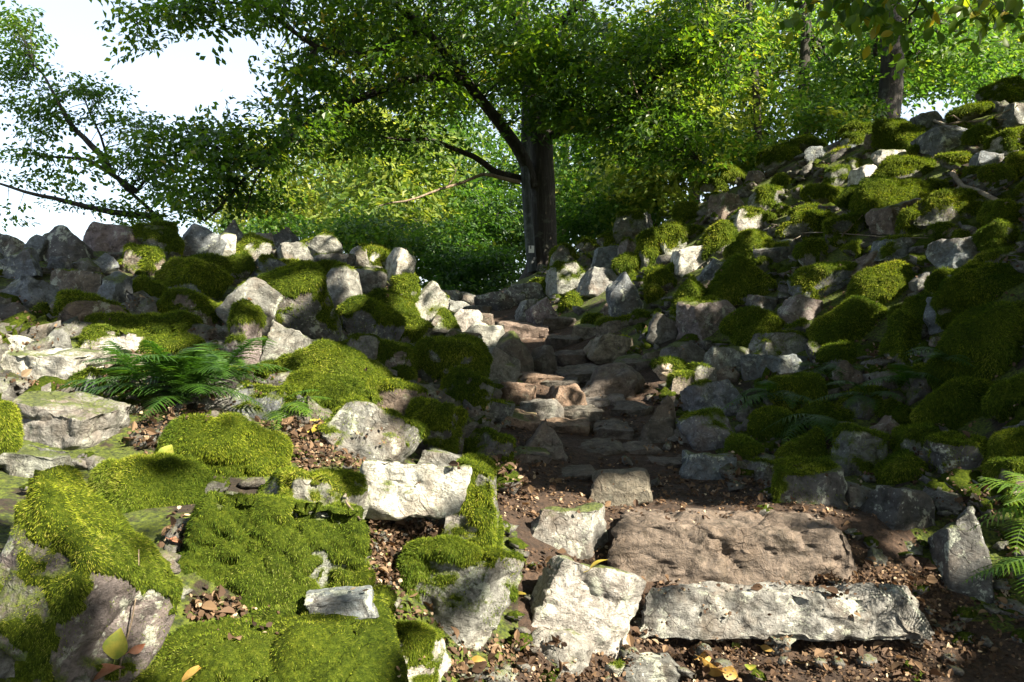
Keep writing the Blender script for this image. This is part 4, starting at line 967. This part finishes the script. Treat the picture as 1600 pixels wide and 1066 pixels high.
def build_shade():
    g = np.random.default_rng(91)
    U = unit(np.array([-SUN[1], SUN[0], 0])); Vv = np.cross(SUN, U)
    pts, lit = [], []
    gx = np.arange(-60, 1661, 9.0); gy = np.arange(150, 1090, 9.0); X, Y = np.meshgrid(gx, gy); X = X.ravel()+g.uniform(-4, 4, X.size); Y = Y.ravel()+g.uniform(-4, 4, Y.size)
    L = is_lit(X, Y)
    for x, y, l in zip(X, Y, L):
        r = cast(x, y, 17)
        if r is None: continue
        pts.append(r[0]); lit.append(l)
    for _ in range(500): pts.append(pix(g.uniform(1360, 1425), g.uniform(-40, 185), 15.4)); lit.append(False)
    # the beech itself stands mostly in shade
    for (px, py, d, rx, ry, rd, n) in BB[:-5]:
        if px > 610: continue
        for _ in range(40):
            q = g.uniform(-.8, .8, 3); pts.append(pix(px+q[0]*rx, py+q[1]*ry, d+q[2]*rd)); lit.append(False)
    for c0, rr in ((pix(1570, 800, 3.1), .24), (pix(1600, 770, 3.1), .24), (pix(300, 560, 3.6), .22), (pix(370, 560, 3.6), .18), (pix(440, 615, 4.2), .15)):
        for _ in range(60): pts.append(c0+g.normal(0, rr*.6, 3)); lit.append(True)
    pts = np.array(pts); lit = np.array(lit); u = pts @ U; v = pts @ Vv; s = pts @ SUN
    u0, v0, cs = u.min()-1, v.min()-1, .05
    nu = int((u.max()+1-u0)/cs)+1; nv = int((v.max()+1-v0)/cs)+1
    ras = np.zeros((nu, nv), bool); ui = ((u-u0)/cs).astype(int); vi = ((v-v0)/cs).astype(int)
    # lit raster, dilated by the sample spacing (in metres, by distance)
    for a, b, l, p in zip(ui, vi, lit, pts):
        if l:
            k = max(1, int(np.ceil(.75*9/F*p[1]/cs))); ras[max(0, a-k):a+k+1, max(0, b-k):b+k+1] = True
    C2 = .22; cells_ = {}
    for a, b, l, ss in zip(((u-u0)/C2).astype(int), ((v-v0)/C2).astype(int), lit, s):
        for da in (-1, 0, 1):
            for db in (-1, 0, 1):
                cells_.setdefault((a+da, b+db), []).append((l, ss))
    Cs = []
    for (a, b), lst in cells_.items():
        if all(l for l, _ in lst): continue
        smax = max(x for _, x in lst)
        for _ in range(2):
            uu = u0+(a+g.random())*C2; vv_ = v0+(b+g.random())*C2; w = smax+g.uniform(6.5, 10.5)
            for _t in range(14):
                p = U*uu+Vv*vv_+SUN*w
                out = p[1] < .15 or abs(p[0]/p[1]) > .76 or (p[2]-CZ)/p[1] > .60
                if out: Cs.append(p); break
                w += .9
    # unseen leaf roof over viewer and scree, added to cut the sky light
    for _ in range(4800):
        p = np.array([g.uniform(-3.5, 12), g.uniform(-10, 10), 0]); p[2] = max(g.uniform(5, 9), CZ+.56*p[1]+.6+g.uniform(0, 1.5)); Cs.append(p)
    Cs = np.array(Cs); roof = np.arange(len(Cs)) >= len(Cs)-4800; print("shade sprays", len(Cs))
    trees = [(np.array([4.2, -4.5, 0]), "unseen beech behind the viewer, its crown over the bank shaped for shade"), (np.array([10.5, 1.0, 0]), "unseen beech beside the steps, its crown shaped for shade"), (np.array([15.5, 7.5, 0]), "unseen beech on top of the scree, its crown shaped for shade")]
    base = np.array([[t[0][0], t[0][1]] for t in trees]); which = np.argmin(((Cs[:, None, :2]-base[None])**2).sum(-1)*np.array([1, 1, 1.0]), axis=1)
    for k, (b, lab) in enumerate(trees):
        cs_ = Cs[which == k]
        if not len(cs_): continue
        b[2] = float(H(b[0], b[1])); top = cs_[:, 2].max()
        t = limb([b+[0, 0, -.4], b+[.1, .1, 3], [b[0]*.97, b[1], b[2]+top*.6], [b[0]*.95, b[1], top]], .30, .10, 26, .1, g)
        ls = []
        def clear(q):
            a_ = ((q @ U-u0)/cs).astype(int); b_ = ((q @ Vv-v0)/cs).astype(int); ins = (a_ >= 0) & (a_ < nu) & (b_ >= 0) & (b_ < nv)
            a_, b_ = a_[ins], b_[ins]
            return not any(ras[np.clip(a_+i_, 0, nu-1), np.clip(b_+j_, 0, nv-1)].any() for i_ in (-3, 0, 3) for j_ in (-3, 0, 3))
        for c in cs_[g.choice(len(cs_), 70)]:
            if len(ls) >= 16: break
            i = int(np.clip(np.abs(t[0][:, 2]-(c[2]-1.2)).argmin(), 6, 25)); a = t[0][i]; lb = limb([a, (a+c)/2+[0, 0, .3], c], .07, .015, 24, .1, g)
            if clear(lb[0]): ls.append(lb)
        base_ = b; e = bpy.data.objects.new("beech_tree", None); C.objects.link(e); e.location = b; e["label"] = lab; e["category"] = "tree"
        V, Q = tubes([t], 16); add("trunk", make_mesh("trunk", V-b, Q, [M_BARK]), e)
        for l in ls: V, Q = tubes([l], 7); add("limb", make_mesh("limb", V-b, Q, [M_BARK]), e)
        rf = roof[which == k]
        P, D, N, LL, T, _ = sprays(cs_[~rf], 15, .30, .15, g, flat=.6); N = unit(N+SUN*.9)
        P2, D2, N2, LL2, T2, _ = sprays(cs_[rf], 14, .55, .34, g)
        P, D, N, LL, T = (np.concatenate(q) for q in ((P, P2), (D, D2), (N, N2), (LL, LL2), (T, T2)))
        hitlit = np.zeros(len(P), bool)
        for fr_ in (.1, .5, .9):
            c = P+D*LL[:, None]*fr_; a_ = ((c @ U-u0)/cs).astype(int); b_ = ((c @ Vv-v0)/cs).astype(int)
            inside = (a_ >= 0) & (a_ < nu) & (b_ >= 0) & (b_ < nv); hitlit[inside] |= ras[a_[inside], b_[inside]]
        outf = (c[:, 1] < .15) | (np.abs(c[:, 0]/c[:, 1]) > .70) | ((c[:, 2]-CZ)/c[:, 1] > .5)
        keep = (~hitlit | (g.random(len(c)) < .010)) & outf
        V, Fq, tt = leaves(P[keep], D[keep], N[keep], LL[keep], .6, .2, T[keep], g)
        add("crown", make_mesh("crown", V-b, Fq, [M_BEECH], False, {"tint": tt}), e, kind="stuff"); print("shade leaves", keep.sum())
    return U, Vv
build_shade()

# ---------------------------------------------------------------- near leaves hanging in at the top corner
def hanging():
    g = np.random.default_rng(8)
    b = np.array([4.9, 2.2, float(H(4.9, 2.2))])
    t = limb([b+[0, 0, -.3], b+[0, 0, 2], b+[.1, .1, 5]], .11, .05, 14, .05, g)
    ls = [limb([b+[0, 0, 3.6], pix(1640, -160, 3.6), pix(1560, -80, 3.9), pix(1480, -40, 4.1), pix(1400, -10, 4.2), pix(1330, -4, 4.2)], .03, .005, 18, .04, g),
          limb([pix(1560, -80, 3.9), pix(1590, -20, 4.2), pix(1570, 20, 4.3)], .012, .003, 10, .02, g), limb([pix(1480, -40, 4.1), pix(1420, 20, 4.3), pix(1390, 52, 4.3)], .010, .002, 10, .02, g)]
    Cs = []
    for (px, py, d, rx, ry, n) in ((1380, 20, 4.2, 80, 34, 26), (1300, 4, 4.2, 60, 20, 10), (1400, 56, 4.3, 26, 16, 6), (1490, 14, 4.3, 70, 30, 14), (1570, 10, 4.3, 60, 26, 14), (1230, -6, 4.2, 50, 16, 7)):
        for _ in range(n): q = g.uniform(-1, 1, 3); Cs.append(pix(px+q[0]*rx, py+q[1]*ry, d+q[2]*.4))
    Cs = np.array(Cs); n = len(Cs)
    e = bpy.data.objects.new("young_beech", None); C.objects.link(e); e.location = b; e["label"] = "young beech beyond the frame, its near leaves hanging into the upper corner"; e["category"] = "tree"
    V, Q = tubes([t], 12); add("trunk", make_mesh("trunk", V-b, Q, [M_GREYBARK]), e)
    for l in ls: V, Q = tubes([l], 6); add("limb", make_mesh("limb", V-b, Q, [M_BARK]), e)
    V, Q = tubes(twigs_to(ls, Cs, g, 1, .004), 4); add("twigs", make_mesh("twigs", V-b, Q, [M_BARK]), e, kind="stuff")
    P = np.repeat(Cs, 4, 0)+g.normal(0, .05, (n*4, 3)); D = unit(g.normal(0, .6, (n*4, 3))+[-.2, 0, -.9]); N = unit(g.normal(0, .6, (n*4, 3))+[0, -.7, .5])
    V, Fq, tt = leaves(P, D, N, .088*g.uniform(.7, 1.15, n*4), .56, .35, np.clip(g.normal(.62, .2, n*4), 0, 1), g, big=True)
    add("leaves", make_mesh("leaves", V-b, Fq, [M_BEECH], True, {"tint": tt}), e, kind="stuff")
hanging()

# ---------------------------------------------------------------- ferns
def frond(base, az, elev, length, droop, g, width=.30, pairs=20, lobed=5):
    """one fern frond: a bent rachis with toothed leaflets in pairs"""
    u = np.linspace(0, 1, 14); az = az+g.normal(0, .35)*u**1.5; dirx, diry = np.cos(az), np.sin(az)
    r_ = length*(u*math.cos(elev)); z = length*(u*math.sin(elev)-droop*u*u)
    path = base+np.c_[r_*dirx, r_*diry, z]; T = unit(np.gradient(path, axis=0)); S = unit(np.cross(T, [0, 0, 1.])); N = np.cross(S, T)
    Vs, Fs, t, k = [], [], [], 0
    V, Q = tubes([(path, np.linspace(.0032, .001, 14)*length/.4)], 4)
    for i in range(pairs):
        uu = .14+.86*i/pairs; p = np.array([np.interp(uu, u, path[:, c]) for c in range(3)]); tt = np.array([np.interp(uu, u, T[:, c]) for c in range(3)]); ss = np.array([np.interp(uu, u, S[:, c]) for c in range(3)]); nn = np.array([np.interp(uu, u, N[:, c]) for c in range(3)])
        Lp = length*width*math.sin(math.pi*min(1, (uu*.93+.07))**.8)**.8*(1-uu*.35)+.004
        for sg in (-1, 1):
            d = unit(ss*sg+tt*.45+g.normal(0, .07, 3)); w = unit(np.cross(d, nn)); wid = length*.95/pairs*.62
            a = .95*np.linspace(0, 1, lobed*2+1); prof = np.array([.9 if j % 2 else .55 for j in range(lobed*2+1)])*(1-a**1.6*.9)*wid*.5
            mid = p+d*Lp*a[:, None]+np.array([0, 0, -1])*(a**2)[:, None]*Lp*.28
            A = mid+w*prof[:, None]+nn*.1*prof[:, None]; B = mid-w*prof[:, None]+nn*.1*prof[:, None]; m = len(a)
            Vs += [A, mid, B]; j = np.arange(m-1)[:, None]
            Fs += [k+np.c_[j, j+1, j+1+m, j+m], k+m+np.c_[j, j+1, j+1+m, j+m]]; k += 3*m; t += [np.full(3*m, np.clip(g.normal(.45, .15), 0, 1))]
    V2 = np.concatenate(Vs); F2 = np.concatenate(Fs)
    return np.concatenate([V2, V]), np.concatenate([F2, Q+len(V2)]), np.r_[np.concatenate(t), np.full(len(V), .3)]
def fern(px, py, n, length, label, seed, spread=(0, 2*math.pi), elev=(.5, 1.1), droop=.55, tint=0., width=.3, lift=.0, pairs=20, base=None):
    g = np.random.default_rng(seed); r = cast(px, py) if base is None else None; b = (r[0] if r else hit(px, py)[0][0]) if base is None else np.array(base)
    b = b+[0, 0, lift]; e = bpy.data.objects.new("fern", None); C.objects.link(e); e.location = b; e["label"] = label; e["category"] = "fern"
    for i in range(n):
        az = spread[0]+(spread[1]-spread[0])*(i+g.uniform(.1, .9))/n
        V, Q, t = frond(g.normal(0, .015, 3), az, g.uniform(*elev), length*g.uniform(.7, 1.15), droop*g.uniform(.7, 1.2), g, width, pairs)
        add("frond", make_mesh("frond", V, Q, [M_FERN], True, {"tint": np.clip(t+tint, 0, 1)}), e)
    return e
PI = math.pi
fern(285, 640, 26, .50, "bushy dark green fern between the cracked pale slab and the moss mound", 1, (0, 2*PI), (.25, 1.35), .6, -.08, lift=.06, pairs=24, width=.36)
fern(225, 615, 11, .44, "fern half hidden behind the bushy one, nearest the whitish slabs", 2, (PI*.3, PI*1.5), (.3, 1.2), .55, .0, pairs=20, width=.36, lift=.05)
fern(345, 605, 11, .44, "fern leaning on the pinkish rock behind the bushy one", 21, (-.4, PI*1.2), (.4, 1.3), .55, .05, pairs=20, width=.36, lift=.05)
fern(440, 640, 7, .32, "small bright fern beside the leaf litter pocket", 3, (-1.2, .8), (.2, .7), .5, .3)
fern(1210, 620, 9, .44, "shaded fern with drooping fronds at the foot of the scree", 4, (PI*.7, PI*1.9), (.3, .9), .7)
fern(1270, 655, 8, .46, "long fronded shaded fern hanging over the dark hollow", 5, (PI*.8, PI*1.8), (.1, .6), .9)
fern(1420, 600, 9, .42, "bluish green fern under the moss post rock", 6, (PI*.6, PI*1.9), (.3, .9), .6)
fern(1360, 620, 7, .40, "bluish green fern between two others in the scree's shade", 7, (PI*.7, PI*1.7), (.2, .8), .65)
fern(1290, 575, 7, .36, "fern growing out under the flat grey slab", 8, (PI*.9, PI*1.9), (.1, .7), .6)
fern(1480, 560, 6, .34, "fern at the side of the giant moss dome", 9, (PI*.7, PI*1.6), (.3, .9), .55)
b_ = pix(1650, 790, 3.15)
fern(0, 0, 12, .36, "sunlit fern reaching in at the right edge above the lower step", 10, (PI*.62, PI*1.5), (.1, .9), .55, .45, width=.34, pairs=16, base=b_)
fern(0, 0, 8, .30, "darker fern under the sunlit one at the right edge", 11, (PI*.65, PI*1.4), (-.1, .6), .5, .2, width=.34, pairs=15, base=pix(1640, 880, 3.2))

# ---------------------------------------------------------------- dead leaves, twigs, single bright leaves
def litter():
    g = np.random.default_rng(14); P, Nn = [], []
    regs = [((560, 815, 690, 925), 900), ((400, 660, 620, 735), 1000), ((215, 640, 330, 720), 300), ((270, 800, 360, 850), 120), ((300, 930, 440, 1000), 260), ((780, 740, 1340, 812), 1300), ((780, 600, 1100, 745), 500),
            ((940, 900, 1480, 1066), 2400), ((1180, 885, 1460, 915), 600), ((1380, 900, 1600, 1066), 500), ((1100, 680, 1600, 800), 700), ((680, 1000, 960, 1066), 500), ((580, 930, 700, 1066), 200), ((0, 380, 700, 640), 900), ((850, 200, 1600, 700), 1900), ((130, 980, 260, 1066), 120), ((620, 640, 830, 800), 300), ((1000, 800, 1600, 905), 300), ((800, 860, 1010, 900), 160)]
    for (x0, y0, x1, y1), n in regs:
        n = int(n*(.62 if y0 > 590 and x0 > 650 else .9))
        for x, y in zip(g.uniform(x0, x1, n), g.uniform(y0, y1, n)):
            r = cast(x, y, 16)
            if r is None or r[2] is None: continue
            nm = r[2].name.split('.')[0]
            if nm in ("ground", "path", "rubble") or (nm in ("rock", "moss") and r[1][2] > .55 and g.random() < (.22 if nm == "rock" else .06)):
                P.append(r[0]+r[1]*.004); Nn.append(r[1])
    P = np.array(P); Nn = np.array(Nn); n = len(P)
    # two layers: crumbs under whole leaves
    k = 3; P = np.repeat(P, k, 0)+g.normal(0, .02, (n*k, 3))*[1, 1, .12]; Nn = np.repeat(Nn, k, 0)
    P[:, 2] += np.abs(g.normal(0, .007, n*k)); N = unit(Nn+g.normal(0, .42, (n*k, 3))); D = unit(np.cross(N, g.normal(size=(n*k, 3))))
    L = g.uniform(.007, .024, n*k)*np.clip(P[:, 1]/4, 1, 1.6)
    S = np.cross(D, N); q = [(0, 0, 0), (.28, .30, .16), (.68, .30, .20), (1, 0, -.1+.0), (.68, -.30, .20), (.28, -.30, .16)]; cu = g.uniform(-.3, 1.3, (n*k, 1)); asp = g.uniform(.7, 1.3, (n*k, 1))
    V = np.stack([P+D*(L*a)[:, None]+S*L[:, None]*b*asp+N*L[:, None]*c_*cu for a, b, c_ in q], 1).reshape(-1, 3); i = np.arange(n*k)[:, None]*6
    Fq = np.concatenate([i+[0, 1, 5], i+[1, 2, 5], i+[2, 4, 5], i+[2, 3, 4]]); t = np.repeat(np.clip(g.normal(.45, .27, n*k), 0, 1), 6)
    # whole curled leaves on top
    w = (g.random(n*k) < .07) & (P[:, 1] < 7.5); nw = int(w.sum()); N3 = unit(Nn[w]+g.normal(0, .55, (nw, 3))); D3 = unit(np.cross(N3, g.normal(size=(nw, 3))))
    V3, F3, t3 = leaves(P[w]+[0, 0, .006], D3, N3, g.uniform(.028, .058, nw), .62, .9, np.clip(g.normal(.5, .25, nw), 0, 1), g, big=True)
    Fq = np.concatenate([Fq, F3+len(V)]); V = np.concatenate([V, V3]); t = np.r_[t, t3]
    add("fallen_leaves", make_mesh("fallen_leaves", V, Fq, [M_LITTER], False, {"tint": t}), kind="stuff", label="brown beech leaf litter on the path and between the rocks"); print("litter", n*k)
litter()
def flatcol(nm, a, b, tr=.35):
    t = NT(nm); geo = t.node("ShaderNodeTexCoord"); n = t.noise(geo.outputs["Object"], 30, 4); c = t.ramp(n, [(.4, a), (.65, b)]); t.link(c, t.b.inputs["Base Color"]); t.b.inputs["Roughness"].default_value = .5
    tl = t.node("ShaderNodeBsdfTranslucent"); t.link(c, tl.inputs[0]); mx = t.node("ShaderNodeMixShader"); mx.inputs[0].default_value = tr; t.link(t.b.outputs[0], mx.inputs[1]); t.link(tl.outputs[0], mx.inputs[2]); t.link(mx.outputs[0], t.out.inputs[0]); return t.m
M_YL = flatcol("yellow_leaf", (.42, .34, .05), (.55, .42, .08)); M_OL = flatcol("ochre_leaf", (.38, .22, .05), (.50, .34, .10)); M_GL = flatcol("green_yellow_leaf", (.20, .26, .04), (.42, .38, .06)); M_RL = flatcol("russet_leaf", (.30, .12, .07), (.42, .22, .15))
def one_leaf(px, py, wpx, label, mat, up=None, dirv=None, seed=0, asp=.75):
    g = np.random.default_rng(seed+900); r = cast(px, py); 
    if r is None: return
    L = wpx/F*r[0][1]; n = unit(r[1]+g.normal(0, .25, 3)) if up is None else unit(np.array(up, float)); d = np.array(dirv if dirv is not None else g.normal(size=3), float); d = unit(d-n*(d@n))
    u = np.linspace(0, 1, 9); prof = np.sin(np.pi*np.clip(u, .03, .99)**.8)*asp*.5; s = np.cross(d, n)
    mid = d[None]*L*(u-.5)[:, None]+n[None]*(.10*np.sin(u*3.1)*L)[:, None]; V = np.concatenate([mid+s*prof[:, None]*L*q+n*(abs(q)**2*.16*prof*L*1.6)[:, None] for q in (-1, -.5, 0, .5, 1)])
    i = np.arange(8)[:, None]; Q = np.concatenate([np.c_[i+9*k, i+1+9*k, i+1+9*(k+1), i+9*(k+1)] for k in range(4)])
    o = add("fallen_leaf", make_mesh("fallen_leaf", V, Q, [mat]), None, r[0]+r[1]*.008, label, "leaf", "single bright fallen leaves")
    st = limb([mid[0], mid[0]-d*L*.28+n*L*.05], .0012, .0008, 4); V, Q = tubes([st], 4); add("leaf_stalk", make_mesh("leaf_stalk", V, Q, [mat]), o)
one_leaf(490, 664, 34, "round yellow leaf caught beside the leaf litter pocket", M_YL, (0, -.6, .6), (.3, 0, 1), 1)
one_leaf(263, 706, 28, "small yellow green leaf at the foot of the bright moss mound", M_GL, (0, -.9, .3), (.4, 0, 1), 2, .9)
one_leaf(182, 1004, 48, "upright green and yellow leaf beside the thin dry stem", M_GL, (.1, -1, .1), (.15, 0, 1), 3, .8)
one_leaf(936, 886, 34, "bright yellow curled leaf under the upper step stone", M_YL, None, (1, .1, 0), 4, .5)
one_leaf(812, 932, 26, "narrow yellow leaf in the crack beside the white boulder", M_YL, None, (1, .1, 0), 5, .35)
one_leaf(1118, 1038, 44, "large ochre leaf lying in front of the lower step", M_OL, None, (1, -.3, 0), 6, .8)
one_leaf(1140, 1052, 28, "second ochre leaf touching the large one", M_OL, None, (.4, -1, 0), 7)
one_leaf(1100, 1026, 30, "ochre leaf behind the large one, before the lower step", M_OL, None, (1, .5, 0), 8, .6)
one_leaf(1172, 1046, 20, "small yellow green leaf near the ochre ones", M_GL, None, (.3, 1, 0), 9, .9)
one_leaf(1150, 1011, 18, "tiny green leaf close under the lower step", M_GL, None, (1, 1, 0), 10)
one_leaf(1202, 1015, 24, "narrow ochre leaf under the middle of the lower step", M_OL, None, (.7, -1, 0), 11, .4)
one_leaf(1265, 1042, 26, "orange leaf on the dark litter near the buried slab", M_OL, None, (1, -.3, 0), 12, .45)
one_leaf(745, 1036, 28, "orange brown leaf on the moss at the bottom edge", M_OL, None, (1, -.2, 0), 13, .5)
one_leaf(306, 1052, 44, "long orange leaf on the broad mossy slab", M_OL, None, (1, 1, 0), 14, .3)
one_leaf(212, 1010, 26, "pinkish dead leaf behind the upright green and yellow one", M_RL, None, (1, 0, .2), 15, .6)
one_leaf(160, 1056, 60, "reddish dead leaf curled at the bottom edge", M_RL, (-.2, -.5, .8), (1, .3, .2), 16, .5)
one_leaf(278, 848, 24, "brown leaf scrap between the two big moss cushions", M_RL, None, (1, 0, 0), 17, .5)

def on(px, py, lift=.012):
    r = cast(px, py); return (r[0]+[0, 0, lift]) if r else hit(px, py)[0][0]
gs = np.random.default_rng(4)
def lay(pts, r0, r1, n=16, wob=.01): return limb([on(*p) if len(p) == 2 else on(p[0], p[1], p[2]) for p in pts], r0, r1, n, wob, gs)
stick("dead_branch", "long thin twig lying across the middle of the scree", [lay([(1205, 352), (1250, 366), (1300, 366), (1345, 368), (1400, 372), (1450, 374)], .008, .003), lay([(1262, 366), (1240, 376), (1225, 384)], .004, .002, 6)], M_TWIG)
stick("dead_branch", "forked bare branch on the scree near the skyline", [lay([(1460, 190), (1480, 197), (1500, 190), (1520, 192), (1555, 186), (1590, 172, .05)], .022, .008), lay([(1500, 190), (1487, 180), (1478, 184)], .010, .004, 6), lay([(1555, 186), (1575, 190), (1600, 190)], .009, .004, 6)], M_TWIG)
stick("fallen_log", "weathered log slanting down the scree near the right edge", [lay([(1488, 272), (1500, 292), (1530, 302), (1560, 316), (1575, 322)], .028, .02), lay([(1500, 292), (1492, 306)], .016, .01, 5)], M_TWIG, "log")
stick("dead_branch", "short stick leaning between moss cushions mid scree", [lay([(1306, 382), (1325, 362), (1348, 338)], .010, .006)], M_TWIG)
stick("dead_branch", "pale stick lying before the lower step in the sun", [lay([(1004, 1008), (1022, 1004), (1042, 998)], .006, .005, 6)], M_TWIG)
stick("dead_branch", "pale root curl on the moss beside the overhanging ledge", [lay([(540, 778), (545, 795), (556, 808), (563, 818)], .005, .003, 8)], M_TWIG)
stick("dead_branch", "dark forked twig below the smooth grey stone of the bank", [lay([(198, 456), (207, 466), (211, 480)], .007, .004, 6)], M_BARK)
a = on(186, 1060, 0); q = limb([a, a+[.01, .02, .10], a+[.035, .03, .20], a+[.02, .06, .30]], .0028, .0012, 10, .004)
stick("dry_stem", "thin dry upright stem in front of the great purplish boulder", [q], M_TWIG, "stem")
q = np.linspace(0, 1, 8)
